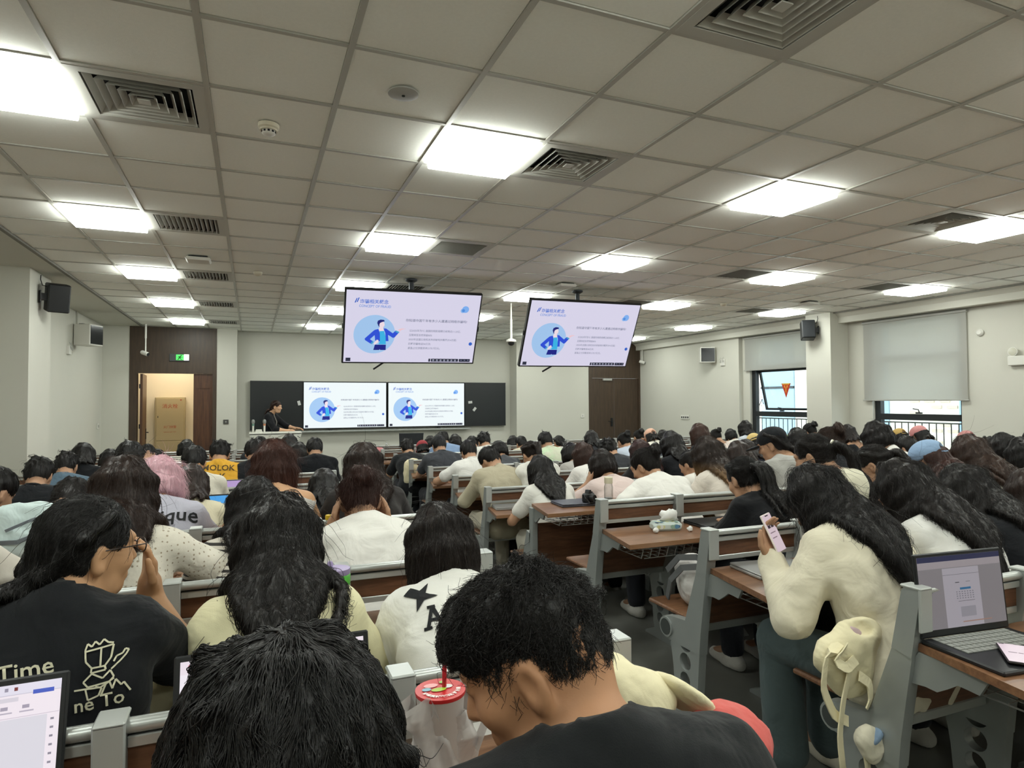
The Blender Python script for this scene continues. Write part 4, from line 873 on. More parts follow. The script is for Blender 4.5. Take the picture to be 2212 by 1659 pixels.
# ---------------------------------------------------------------- hair
def lock(P, pts, r0, r1, k=.010):
    n = len(pts)-1
    for i in range(n): P.append(cone(pts[i], pts[i+1], r0+(r1-r0)*i/n, r0+(r1-r0)*(i+1)/n, k))
def fall(p, v, L, tf, r, rg, step=.035, pull=.35, jit=.12, cx=None, gather=0.):
    pts = [p]; v = nrm(v); s = 0
    while s < L:
        v = nrm(v*(1-pull)+V3(0, 0, -1)*pull+V3(*(rg.normal(0, jit, 3)*.3))); q = pts[-1]+v*step
        if cx is not None: q[0] += (cx-q[0])*gather*step
        if tf is not None:
            for _ in range(3):
                d = tf.sample(q)[0]
                if d < r+.003: g = nrm(tf.grad(q)[0]); q = q+g*(r+.004-d)
        v = nrm(q-pts[-1]); pts.append(q); s += step
    return pts
def hair_prims(o, st, rg, tf=None, L=.3, vol=1.):
    R, C = o.R, o.C; w = lambda *p: C + R @ V3(*p); face = cut(ell(w(0, .120, -.045), (.074, .085, .108), R), .012)
    ears = [cut(ell(w(s*.088, .004, -.03), (.026, .034, .045), R), .012) for s in (-1, 1)]
    P = [ell(w(0, -.014, .034), (.080*vol, .100*vol, .090*vol), R, .02), ell(w(0, -.048, -.015), (.073, .062, .075), R, .03)]
    post = []
    if st in ('short', 'messy', 'fade', 'curly'):
        P += [ell(w(0, .0, .06), (.073*vol, .09*vol, .068*vol), R, .03)]
        if st == 'fade': P = [ell(w(0, .012, .062), (.076, .094, .066), R, .02), ell(w(0, -.045, .03), (.072, .062, .075), R, .03), ell(w(0, -.015, .012), (.0755, .094, .07), R, .01), ell(w(0, -.047, -.010), (.0680, .0620, .064), R, .01)]; ears = [cut(ell(w(s*.088, .012, -.035), (.03, .05, .06), R), .015) for s in (-1, 1)]
        P += [face] + ears + [cut(ell(w(0, -.075, -.135 if st != 'fade' else -.155), (.10, .075, .065), R), .015)]
        n = {'messy': 46, 'curly': 70, 'short': 22, 'fade': 20}[st]
        for _ in range(n):
            u = nrm(rg.normal(0, 1, 3)*V3(1, 1, .8)+V3(0, -.15, .55))
            if u[1] > .75 and u[2] < .35 or u[2] < -.25: continue
            b = w(*(V3(0, -.012, .04)+u*V3(.074, .092, .082)*vol)); d = nrm(R @ (u*.5+V3(rg.normal(0, .5), .25 if st == 'fade' else -.2+rg.normal(0, .4), .1)))
            P.append(cone(b, b+d*(.020 if st != 'messy' else .030)*rg.uniform(.7, 1.3), .015, .004 if st != 'curly' else .013, .008))
    elif st in ('long', 'bob', 'half'):
        P += [face]
        n = 40 if st == 'long' else 30; fm = math.radians(118)
        for i in range(n):
            a = -fm+2*fm*i/(n-1)+rg.normal(0, .03); sa, ca = math.sin(a), math.cos(a)
            p0 = w(.03*sa, -.03-.03*ca, .112*vol); p1 = w(.078*sa*vol, -.014-.098*ca*vol, .055); p2 = w(.088*sa*vol, -.012-.104*ca*vol, -.02)
            LL = L*rg.uniform(.85, 1.1)*(1. if abs(a) < 1.9 else .95); pts = [p0, p1, p2]+fall(p2, (p2-p1)*.9+V3(0, 0, -.02), LL, tf, .010, rg, pull=.45 if st == 'long' else .5, jit=.03, cx=C[0]+(R @ V3(0, -.1, 0))[0], gather=2.6 if st == 'long' else .6)[1:]
            if st == 'bob': pts[-1] = pts[-1]+(C-pts[-1])*V3(.22, .22, 0)
            lock(P, pts, .019, .0055 if st == 'long' else .011, .02)
        P += [cut(ell(w(0, .135, -.075), (.055, .075, .12), R), .012)]
    elif st in ('pony', 'lowpony', 'highpony'):
        zt = {'pony': .015, 'lowpony': -.075, 'highpony': .07}[st]; tie = w(0, -.118 if st != 'lowpony' else -.10, zt); o.tie = tie
        P += [face] + ears + [cut(ell(w(0, -.06, -.15), (.1, .06, .05), R), .015), cone(w(0, -.08, zt), tie, .045, .024, .02)]
        for i in range(14):
            a = -2.2+4.4*i/13; lock(P, [w(.074*math.sin(a), .03*abs(math.sin(a))-.02, .085), w(.083*math.sin(a), -.05*math.cos(a*.6)-.02, .04), w(.05*math.sin(a), -.10, zt*.7+.01), tie], .012, .010, .012)
        for i in range(11):
            off = R @ V3(rg.normal(0, .014), rg.normal(0, .006), rg.normal(0, .012)); pts = [tie+off*.4]+fall(tie+off+R @ V3(0, -.025, .0), R @ V3(rg.normal(0, .15), -1, .05), L*rg.uniform(.8, 1.1), tf, .012, rg, step=.03, pull=.38, jit=.1); lock(P, pts, .013, .005)
    elif st == 'undercap':
        P = [ell(w(0, -.018, .01), (.078, .098, .07), R, .02), ell(w(0, -.05, -.02), (.074, .062, .078), R, .03), face] + ears
        for i in range(15):
            a = -1.5+3.0*i/14; sa, ca = math.sin(a), math.cos(a); p1 = w(.076*sa, -.014-.096*ca, .02); p2 = w(.080*sa, -.014-.10*ca, -.05); lock(P, [p1, p2]+fall(p2, (p2-p1)+V3(0, 0, -.02), L*rg.uniform(.8, 1.1), tf, .014, rg, pull=.45, jit=.1)[1:], .018, .008)
        P.append(cut(ell(w(0, .135, -.075), (.055, .075, .12), R), .012))
    elif st == 'bun':
        tie = w(0, -.135, .06); o.tie = tie; P += [face] + ears + [cut(ell(w(0, -.06, -.15), (.1, .06, .05), R), .015), cone(w(0, -.08, .05), tie, .05, .03, .02)]
        for i in range(10):
            a = i*.63; c_ = tie+R @ V3(.024*math.cos(a), -.004+rg.normal(0, .006), .024*math.sin(a)); e_ = tie+R @ V3(.03*math.cos(a+.8), -.01+rg.normal(0, .008), .03*math.sin(a+.8)); P.append(cone(c_, e_, .02, .016, .008))
        for i in range(5): a = rg.uniform(0, 6.3); c_ = tie+R @ V3(.03*math.cos(a), 0, .03*math.sin(a)); P.append(cone(c_, c_+R @ V3(.03*math.cos(a), -.012, .03*math.sin(a)), .009, .003, .006))
    return P
def hair_noise(rg, amp=.004):
    s = rg.uniform(0, 9)
    def f(X, Y, Z): return amp*vnoise(X*75+s, Y*75, Z*9)+amp*.9*vnoise(X*150, Y*150+s, Z*14)
    return f
def strands(fld, o, st, rg, n, length=.07, rad=.0006, fly=.06, lift=.004, wild=0., jt=.13):
    """hair curves running over the hair surface"""
    I = np.nonzero((fld.F[:-1, :-1, :-1] < 0) != (fld.F[1:, 1:, 1:] < 0)); m = len(I[0])
    if m == 0: return None
    k = rg.integers(0, m, n); P = np.stack([fld.ax[i][I[i][k]] for i in range(3)], 1)+rg.normal(0, .003, (n, 3))
    ns = 7; step = length*rg.uniform(.6, 1.25, n)/(ns-1); whorl = o.C + o.R @ V3(0, -.045, .125); up = o.R @ V3(0, 0, 1); out = []
    g = fld.grad(P, .006); gl = np.linalg.norm(g, axis=1, keepdims=True)+1e-9; nr = g/gl; P = P-nr*fld.sample(P)[:, None]+nr*.0005
    flyk = (rg.random(n) < fly)[:, None]*rg.uniform(.2, .9, (n, 1)); jit = rg.normal(0, jt+wild*.5, (n, 3)); pts = [P]
    for s in range(ns-1):
        h_ = ((P-o.C) @ up)[:, None]; away = P-whorl; away /= np.linalg.norm(away, axis=1, keepdims=True)+1e-9; grav = np.tile(V3(0, 0, -1.), (n, 1))
        if st in ('pony', 'lowpony', 'highpony', 'bun'):
            to = o.tie-P; dd = np.linalg.norm(to, axis=1, keepdims=True); near = (((P-o.C) @ (o.R @ V3(0, 1, 0)))[:, None] > -.11); d = np.where(near, to/(dd+1e-9), grav+away*.2)
        else: kk = np.clip((h_+.03)/.09, 0, 1); d = away*kk+grav*(1-kk)
        if wild: d = d + (o.R @ V3(0, .35, .15))*wild
        d = d+jit*(1+.35*s); g = fld.grad(P, .006); nr = g/(np.linalg.norm(g, axis=1, keepdims=True)+1e-9); d = d-nr*(d*nr).sum(1, keepdims=True); d /= np.linalg.norm(d, axis=1, keepdims=True)+1e-9
        d = d+nr*flyk*.6; P = P+d*step[:, None]; f = fld.sample(P)[:, None]; tgt = .0008+lift*(s+1)/ns*rg.random((n, 1)); P = np.where((f < .05) & (flyk == 0), P+nr*np.clip(tgt-f, -.006, .006), P); pts.append(P)
    return np.stack(pts, 1), rad
def curves_obj(name, A, rad, m, parent):
    n, k, _ = A.shape; cu = bpy.data.hair_curves.new(name); cu.add_curves([k]*n)
    cu.points.foreach_set('position', A.astype(np.float32).ravel()); r = np.tile(np.linspace(1, .35, k)*rad, n).astype(np.float32); cu.points.foreach_set('radius', r)
    return mk(name, cu, m, parent)
def hair_mat(col, tip=None, zr=None):
    name = f'hair {col} {tip}'
    if name in MATS: return MATS[name]
    m = mat(name, col, .42, spec=.35, bump=(1, .55, .004), var=(1, .35), stretch=(130, 130, 12)); b = m.node_tree.nodes['Principled BSDF']
    b.inputs['Sheen Weight'].default_value = .0
    if tip:
        nt = m.node_tree; tc = nt.nodes.new('ShaderNodeTexCoord'); sx = nt.nodes.new('ShaderNodeSeparateXYZ'); mr = nt.nodes.new('ShaderNodeMapRange'); mx = nt.nodes.new('ShaderNodeMix'); mx.data_type = 'RGBA'
        nt.links.new(tc.outputs['Object'], sx.inputs[0]); nt.links.new(sx.outputs['Z'], mr.inputs['Value']); mr.inputs['From Min'].default_value = zr[0]; mr.inputs['From Max'].default_value = zr[1]
        old = b.inputs['Base Color'].links[0].from_socket; nt.links.new(mr.outputs[0], mx.inputs[0]); mx.inputs[6].default_value = (*lin(tip), 1); nt.links.new(old, mx.inputs[7]); nt.links.new(mx.outputs[2], b.inputs['Base Color'])
    return m
def cloth_mat(col, kind='plain'):
    name = f'cloth {col} {kind}'
    if name in MATS: return MATS[name]
    m = mat(name, col, .88, spec=.2, bump=(420 if kind == 'plain' else 160, .25, .002), sheen=.08, var=(7, .05))
    nt = m.node_tree; bp = [n for n in nt.nodes if n.type == 'BUMP'][0]; tc0 = nt.nodes.new('ShaderNodeTexCoord'); n0 = nt.nodes.new('ShaderNodeTexNoise'); n0.inputs['Scale'].default_value = 7.5; n0.inputs['Detail'].default_value = 3; n0.inputs['Distortion'].default_value = .9
    b0 = nt.nodes.new('ShaderNodeBump'); b0.inputs['Strength'].default_value = .5; b0.inputs['Distance'].default_value = .032; nt.links.new(tc0.outputs['Object'], n0.inputs['Vector']); nt.links.new(n0.outputs[0], b0.inputs['Height']); nt.links.new(b0.outputs[0], bp.inputs['Normal'])
    if kind in ('dots', 'stripes', 'tiedye', 'check'):
        nt = m.node_tree; b = nt.nodes['Principled BSDF']; tc = nt.nodes.new('ShaderNodeTexCoord'); mx = nt.nodes.new('ShaderNodeMix'); mx.data_type = 'RGBA'; old = b.inputs['Base Color'].links[0].from_socket
        if kind == 'dots':
            vo = nt.nodes.new('ShaderNodeTexVoronoi'); vo.inputs['Scale'].default_value = 62; vo.inputs['Randomness'].default_value = .25; cm = nt.nodes.new('ShaderNodeMath'); cm.operation = 'LESS_THAN'; cm.inputs[1].default_value = .24
            nt.links.new(tc.outputs['Object'], vo.inputs[0]); nt.links.new(vo.outputs['Distance'], cm.inputs[0]); f = cm.outputs[0]; c2 = '#a79a86'
        elif kind == 'tiedye':
            no = nt.nodes.new('ShaderNodeTexNoise'); no.inputs['Scale'].default_value = 7; cr = nt.nodes.new('ShaderNodeValToRGB'); cr.color_ramp.elements[0].position = .42; cr.color_ramp.elements[1].position = .6; nt.links.new(tc.outputs['Object'], no.inputs[0]); nt.links.new(no.outputs[0], cr.inputs[0]); f = cr.outputs[0]; c2 = '#cfe6c0'
        else:
            wv = nt.nodes.new('ShaderNodeTexWave'); wv.bands_direction = 'Z'; wv.inputs['Scale'].default_value = 16; cm = nt.nodes.new('ShaderNodeMath'); cm.operation = 'GREATER_THAN'; cm.inputs[1].default_value = .6; nt.links.new(tc.outputs['Object'], wv.inputs[0]); nt.links.new(wv.outputs[0], cm.inputs[0]); f = cm.outputs[0]; c2 = '#3a3735'
        nt.links.new(f, mx.inputs[0]); nt.links.new(old, mx.inputs[6]); mx.inputs[7].default_value = (*lin(c2), 1); nt.links.new(mx.outputs[2], b.inputs['Base Color'])
    return m
def skin_mat(col='#b48c70'):
    return mat(f'skin {col}', col, .55, spec=.35, bump=(260, .12, .001), var=(9, .06))
def field_obj(name, prims, m, parent, h=.012, fine=(), noise=None):
    f = Field(prims, h, fine, noise=noise); return mk(name, f.mesh(name), m, parent), f
def cap_parts(o, col, parent, back=False, bucket=False, tilt=0., data=None):
    """fabric cap: crown with brim"""
    R, C = o.R @ rotm(0, tilt, 0), o.C; w = lambda *p: C + R @ V3(*p); m = cloth_mat(col)
    P = [ell(w(0, -.012, .045), (.090, .110, .088), R, .02), cut(ell(w(0, -.012, -.075), (.2, .2, .10), R), .01)]
    if back: P.append(cut(ell(w(0, -.125, .035), (.036, .05, .034), R), .006))
    f = Field(P, .009); c = mk('cap', f.mesh('cap'), m, parent)
    if bucket: B = [ell(w(0, -.01, .0), (.125, .145, .022), R, .01), cut(ell(w(0, -.01, -.045), (.16, .18, .045), R), .006)]
    else: B = [ell(w(0, .115, .016), (.075, .085, .012), R, .01), cut(ell(w(0, -.0, .02), (.08, .1, .08), R), .004)]
    fb = Field(B, .008, pad=.02); mk('brim', fb.mesh('brim'), m, c)
    if back: MB().tube([w(.05, -.1, .022), w(.03, -.118, .012), w(0, -.122, .010), w(-.03, -.118, .012), w(-.05, -.1, .022)], .008).obj('strap', m, c, True)
    return c
BANK = {}
def make_person(label, spec, base, rotz=0, scale=1., near=True, group=None):
    """spec: geometry keys; meshes are cached when spec['key'] is set"""
    s = spec; t = thing('person', label, 'person', base, rotz, group or 'students sitting at the benches'); t.scale = (scale,)*3
    bank = s.get('bank')
    def cached(kind, key, f):
        if not bank: return f()
        k = (kind,)+key
        if k not in BANK: BANK[k] = f()
        return BANK[k]
    g = s.get; st = g('hair', 'short'); gg = g('g', .014)
    pk = (s['C'], g('pitch', .5), g('yaw', 0), bool(g('male')), str(g('arms'))); tk = pk+(g('sleeve', 'short'), bool(g('hood')), bool(g('collar')), g('low', 0.)); hk = pk[:3]+(bool(g('male')), st, round(g('L', .3), 2), round(g('vol', 1.), 2), g('seed', 1))
    G = {}
    def f_pose():
        o = pose(s['C'], g('yaw', 0), g('pitch', .5), g('roll', 0), g('male', False), g('arms', ('desk', 'desk')), g('tyaw', 0), g('neck', 1.), g('bulk', 1.), stand=g('stand', False), hip=g('hip')); h = g('h', .017)
        fine = [(o.C + o.R @ V3(0, .02, -.02), .115, g('hf', .0085))] + [(a[2]+nrm(a[3])*.08, .09, g('hh', .0085)) for a, q in zip(o.arm, g('fineh', (0, 0))) if q]
        return o, Field(body_prims(o), h, fine).mesh('body'), Field(trouser_prims(o, flare=g('flare', 1.)), g('hp', .022), noise=fold_noise(.006)).mesh('trousers'), [Field(shoe_prims(l[2], o.fw), .015).mesh('shoe') for l in o.leg]
    o, G['body'], G['trousers'], G['shoe'] = cached('pose', pk, f_pose); G['o'] = o
    def f_top():
        tf = Field(top_prims(o, g('sleeve', 'short'), gg, g('hood', False), g('collar', False), g('low', 0.), g('loose', 1.)), g('ht', .014), [(o.N, .09, g('ht', .014)*.7)], noise=fold_noise(g('fold', .008), g('ff', 9.), g('seed', 1))); return tf, tf.mesh('top')
    G['tf'], G['top'] = cached('top', tk, f_top)
    def f_hair():
        rg = np.random.default_rng(g('seed', 1)); cf = Field(torso_prims(o, gg+.008)+[cone(o.C+o.R @ V3(0, -.03, -.04), o.N+o.back*.01, .062, .075, .03)], .022, pad=.06) if st in ('long', 'pony', 'lowpony', 'highpony', 'undercap') else None
        hf_ = Field(hair_prims(o, st, rg, cf, g('L', .3), g('vol', 1.)), g('hs', .0095), noise=hair_noise(rg, g('hn', .0045)), pad=.02); n = g('ns', 0)
        d = {'mesh': hf_.mesh('hair'), 'str': strands(hf_, o, st, rg, n, g('sl', .08), g('sr', .0006), g('fly', .02), g('lift', .004), g('wild', 0.), g('jit', .13)) if n else None, 'strd': None, 'tie': getattr(o, 'tie', None), 'stub': None}
        if g('stubble'):
            hd = Field(head_prims(o.C, o.R, False), .008); A, rr_ = strands(hd, o, 'short', rg, s['stubble']*3, .006, .0004, 0, .003); q = (A[:, 0]-o.C) @ o.R; keep = (q[:, 1] < -.01-.25*np.abs(q[:, 2]-.03)) & (q[:, 2] < .06) & (rg.random(len(q)) < np.clip((q[:, 2]+.10)/.09, 0, 1)**1.2) & ~((np.abs(q[:, 0]) > .066) & (q[:, 1] > -.045) & (q[:, 2] < .02)); d['stub'] = A[keep]
        return d
    HD = cached('hair', hk, f_hair)
    mk('body', G['body'], skin_mat(s.get('skin', '#b48c70')), t); mk('top', G['top'], cloth_mat(s.get('tcol', '#d8d6cf'), s.get('tkind', 'plain')), t)
    mk('trousers', G['trousers'], cloth_mat(s.get('pcol', '#2b2d33')), t)
    for sh in G['shoe']: mk('shoe', sh, cloth_mat(s.get('scol', '#cfcdc6')), t)
    if not s.get('hood') and not s.get('low') and not s.get('collar') or s.get('band'):
        def f_band():
            ax = nrm((o.C + o.R @ V3(0, -.03, -.05))-o.N); e1 = nrm(np.cross(ax, V3(1, .01, 0))); e2 = np.cross(ax, e1); r0 = .063 if not o.male else .070; c0 = o.N+ax*.012
            return MB().tube([c0+e1*r0*math.cos(a*.2618)+e2*r0*math.sin(a*.2618) for a in range(25)], .011, 8, False).mesh('neckband', True)
        mk('neckband', cached('band', pk, f_band), cloth_mat(s.get('tcol', '#d8d6cf')), t)
    hm = hair_mat(s.get('hcol', '#15110f'), s.get('tip'), s.get('zr')); hr = mk('hair', HD['mesh'], hm, t)
    if HD['str'] is not None:
        if HD['strd'] is None: c = curves_obj('hair_strands', HD['str'][0], HD['str'][1], hm, hr); HD['strd'] = c.data
        else: c = mk('hair_strands', HD['strd'], hm, hr)
        c['kind'] = 'stuff'
    if HD['stub'] is not None: c = curves_obj('stubble', HD['stub'], .00042, hm, hr); c['kind'] = 'stuff'
    if s.get('cap'): cap_parts(o, s['cap'], t, s.get('capback', False), s.get('bucket', False), s.get('captilt', 0.))
    t_ = t; return t_, G
def back_print(G, parent, body, size, du, dv, m, rot=0., shear=0., up=None, lat=None, name='lettering'):
    """lettering laid on the back of the top"""
    o, tf = G['o'], G['tf']; me = text_mesh(body, size, 'CENTER', 0, size*.012) if isinstance(body, str) else body
    bm = bmesh.new(); bm.from_mesh(me); bmesh.ops.triangulate(bm, faces=bm.faces); bmesh.ops.subdivide_edges(bm, edges=[e for e in bm.edges if e.calc_length() > size*.12], cuts=2, use_grid_fill=False); bmesh.ops.triangulate(bm, faces=bm.faces)
    U = o.lat if lat is None else V3(lat); Vv = o.sp if up is None else nrm(V3(up)); B = nrm(np.cross(U, Vv)); B = B if B @ o.back > 0 else -B; c_ = o.spine(.6)+Vv*dv+U*du
    for v in bm.verts:
        x, y = v.co.x+shear*v.co.y, v.co.y; x, y = x*math.cos(rot)-y*math.sin(rot), x*math.sin(rot)+y*math.cos(rot); p = c_+U*x+Vv*y+B*.30
        for _ in range(60):
            d = tf.sample(p)[0]
            if d < .003: break
            p = p-B*max(.002, min(d*.7, .02))
        v.co = p+B*.0015
    me2 = bpy.data.meshes.new(name); bm.to_mesh(me2); bm.free(); return mk(name, me2, m, parent)
# ================================================================ THE PEOPLE OF THE PHOTOGRAPH
BLK = '#13100f'; DBR = '#2b1d17'; BRN = '#40281c'; WHT = '#dfddd5'; OFF = '#d6d0bf'; BK = '#16181b'
SK = '#b48c70'
def yc_of(zc, p=.5):
    nz = zc-.05+.03*math.sin(p)-.075*math.cos(p); dz = nz-.555; L = max(.49, dz/.985); return math.sqrt(max(0, L*L-dz*dz))+.07+.03*math.cos(p)+.075*math.sin(p)
def at_seat(C, r):
    """local head position and floor point for a head centre C (z above that row's floor)"""
    x, y, z = C; by = ROWY[r]+.19; return (0, y-by, z), (x, by, 0 if r < 4 else LOW)
def near_p(label, C, r, **k):
    c, b = at_seat(C, r); d = dict(C=c, h=.021, hf=.009, ht=.0145, hs=.0085, ns=2600, sl=.10, seed=int(abs(C[0]*977+C[1]*131)) % 997, fold=.010); d.update(k); d['C'] = c; return make_person(label, d, b)
def far_p(label, C, r, **k):
    x, y, z = C; fl = 0 if r < 4 else LOW; zc = min((.93, 1.0, 1.07, 1.14, 1.21), key=lambda q: abs(q-z)); s = z/zc; d = dict(pitch=.5, seed=3, h=.026, hf=.0135, ht=.021, hp=.03, hs=.011, ns=700, sl=.10, sr=.0008, fly=.01); d.update(k); d['bank'] = True; d['yaw'] = .4 if d.get('yaw', 0) > .2 else 0; d['ns'] = max(d['ns'], 700)
    yc = yc_of(zc, d['pitch']); d['C'] = (0, yc, zc); rz = k.get('rz', 0)
    return make_person(label, d, (x+math.sin(rz)*yc*s, y-math.cos(rz)*yc*s, fl), rz, s)
# ---- front, closest to the camera
near_p('person with thick black tousled hair seen from above, closest to the camera', (.028, .57, 1.165), 0, pitch=.35, male=True, hair='short', vol=1.10, hcol='#100e0e', tcol='#1b1c1f', ns=24000, sl=.075, sr=.0006, hs=.0075, lift=.003, fly=.0, hn=.007, hf=.007, jit=.08)
t, G = near_p('person in black shirt with short faded black haircut, head bowed and turned', (.362, .825, 1.140), 0, pitch=.50, yaw=1.08, roll=.10, male=True, bulk=1.06, hair='fade', hcol='#141110', tcol='#17191b', sleeve='short', ns=16000, sl=.034, sr=.0005, wild=.35, lift=.010, fly=.06, stubble=16000, hs=.0075, hf=.0055, g=.018, skin='#b58664', arms=('lap', 'lap'))
# ---- first bench row, left of the aisle
hp = V3(-.245, 1.93, 1.0) - V3(-.355, ROWY[1]+.19, 0)
t, G = near_p('person with black ponytail and glasses in black printed shirt, hand at the mouth', (-.355, 1.775, 1.158), 1, pitch=.08, yaw=-.95, roll=.05, hair='lowpony', L=.22, hcol='#131110', tcol=BK, ns=7000, sl=.10, hf=.006, hh=.006, fineh=(0, 1), skin='#c0946f', arms=('desk', (hp, V3(.6, .1, -1), V3(.02, -.12, 1), V3(.9, .3, .1), .55)), hs=.0075)
o = G['o']; w_ = lambda *p: o.C + o.R @ V3(*p)
gl = thing('glasses', '', 'x'); del gl['label'], gl['category']; gl.parent = t
mgl = mat('thin dark wire', '#3a3230', .3, metal=.6)
for s in (-1, 1):
    MB().tube([w_(s*.032+.022*math.cos(a*.5236), .108, .004+.018*math.sin(a*.5236)) for a in range(13)], .0016, 6).obj('lens_rim', mgl, gl, True); MB().tube([w_(s*.054, .106, .010), w_(s*.076, .06, .012), w_(s*.080, -.01, .008)], .0016, 6).obj('temple', mgl, gl, True)
MB().tube([w_(-.010, .108, .006), w_(0, .111, .009), w_(.010, .108, .006)], .0016, 6).obj('bridge', mgl, gl, True)
M_print = mat('cream shirt print', '#cfcbb0', .8)
back_print(G, t, 'Time', .046, -.028, .09, M_print, .10, -.05); back_print(G, t, 'ne To', .036, .10, .016, M_print, .06)
mb = MB()
def line2(pts, wd=.0022):
    for (x1, y1), (x2, y2) in zip(pts, pts[1:]):
        d = Vector((x2-x1, y2-y1)); n = Vector((-d.y, d.x)).normalized()*wd; mb.add([(x1-n.x, y1-n.y, 0), (x2-n.x, y2-n.y, 0), (x2+n.x, y2+n.y, 0), (x1+n.x, y1+n.y, 0)], [(0, 1, 2, 3)])
line2([(-.035, .06), (-.033, .03), (-.02, .012), (.01, .012), (.024, .03), (.03, .062), (-.035, .056)]); line2([(-.02, .012), (-.022, .0), (.012, .002), (.010, .012)]); line2([(-.035, .06), (-.03, .075), (-.02, .066), (-.012, .078), (-.002, .068), (.008, .08), (.018, .07), (.03, .066)])
line2([(.0, .012), (.002, .058)]); line2([(-.04, -.02), (-.02, -.002), (.005, -.018), (.022, -.002), (.03, -.02), (.02, -.03), (-.03, -.034), (-.04, -.02)]); line2([(.024, .0), (.044, .016), (.058, .03), (.064, .04), (.056, .044), (.05, .034), (.036, .03), (.03, .018)])
line2([(-.035, -.04), (-.03, -.066), (-.006, -.06), (.002, -.042), (-.012, -.036)]); line2([(.0, -.06), (.012, -.034), (.02, -.03), (.026, -.05), (.034, -.028), (.046, -.046), (.052, -.04), (.066, -.066)]); line2([(-.06, -.036), (.0, -.04), (.03, -.024)])
back_print(G, t, MB().add([(x*.75, y*.75, 0) for x, y, z in mb.v], mb.f).mesh('drawing'), .05, .10, .085, M_print, .06, name='line_drawing')
t, G = near_p('person with very long straight black hair in a cream top, centre of the first row', (.07, 1.925, 1.085), 1, hair='long', L=.52, hcol='#161210', tcol='#d9d3ae', ns=9000, sl=.16, sleeve='half', vol=1.05, hs=.008, sr=.0007)
t, G = near_p('person with dark bob hair in white jacket with black letters', (.561, 2.0, 1.02), 1, yaw=.12, hair='bob', L=.13, hcol='#1d1512', tcol='#e3e2dc', ns=7000, sl=.12, sleeve='long', g=.024, loose=1.12, fold=.013, collar=True)
M_ink = mat('black felt letters', '#15171a', .85)
def glyph(polys):
    m = MB()
    for q in polys: m.add([(x, y, 0) for x, y in q], [list(range(len(q)))])
    return m
A_ = [[(0, 0), (.3, 0), (.3, .12), (0, .12)], [(.5, 0), (.85, 0), (.85, .12), (.5, .12)], [(.1, .1), (.24, .1), (.46, .85), (.34, .85)], [(.62, .1), (.78, .1), (.54, .85), (.34, .85)], [(.2, .3), (.65, .3), (.62, .42), (.23, .42)], [(.25, .85), (.56, .85), (.56, .98), (.25, .98)]]
R_ = [[(0, 0), (.35, 0), (.35, .12), (0, .12)], [(.1, .1), (.25, .1), (.25, .9), (.1, .9)], [(0, .86), (.5, .86), (.5, .98), (0, .98)], [(.25, .45), (.55, .45), (.55, .57), (.25, .57)], [(.5, .86), (.5, .98), (.72, .9), (.72, .55), (.55, .45), (.55, .57), (.6, .62), (.6, .8)], [(.38, .45), (.55, .45), (.78, .12), (.6, .12)], [(.58, 0), (.9, 0), (.9, .12), (.58, .12)]]
S_ = [[(0, .12), (.12, 0), (.6, 0), (.75, .12), (.75, .42), (.62, .55), (.15, .66), (.15, .80), (.6, .82), (.6, .70), (.75, .70), (.75, .98), (.6, .98), (.14, .98), (0, .86), (0, .6), (.14, .5), (.6, .38), (.6, .16), (.15, .16), (.15, .3), (0, .3)]]
for k, (g_, dx) in enumerate(((A_, -.092), (R_, -.008), (S_, .082))):
    back_print(G, t, glyph([[((x-.4)*.07, (y-.5)*.07) for x, y in q] for q in g_]).mesh('letter'), .06, dx*.8-.035, .085, M_ink, 0, name='letter')
back_print(G, t, glyph([[(x*.75, y*.75) for x, y in ((0, .02), (-.02, .05), (-.06, .03), (-.03, -.01), (-.055, -.06), (-.01, -.03), (.045, -.035), (.015, .0), (.05, .04))]]).mesh('star'), .05, -.12, .165, M_ink, .3, name='star_patch'); back_print(G, t, glyph([[(-.05, 0), (.05, 0), (.05, .05), (-.05, .05)]]).mesh('patch'), .05, .02, -.16, M_ink, name='patch')
# ---- second row left
near_p('person with straight brown hair in white polka-dot blouse', (-.432, 2.72, 1.154), 2, pitch=.25, hair='long', L=.24, hcol=DBR, tcol='#dcd6c8', tkind='dots', sleeve='long', ns=6000, sl=.14, arms=('desk', 'wide'))
near_p('person with long black hair mostly hidden behind the centre person', (.014, 2.95, 1.027), 2, hair='long', L=.34, hcol='#151110', tcol='#cfc8bd', tkind='check', sleeve='long', ns=4500, sl=.14)
t, G = near_p('person with messy reddish bun in white t-shirt holding head in both hands', (.451, 2.92, 1.055), 2, pitch=.62, hair='bun', hcol='#38201a', tcol='#e4e2dc', sleeve='short', ns=6000, sl=.09, fly=.14, arms=('temple', 'temple'), fineh=(1, 1), hh=.0065, bulk=.98, fold=.012, g=.018)
near_p('person in white t-shirt cut by the left frame edge, elbow on desk', (-.98, 2.72, 1.15), 2, pitch=.4, hair='short', male=True, hcol=BLK, tcol='#d8d2c8', sleeve='short', arms=('desk', 'wide'), skin='#b28461', tyaw=-.25)
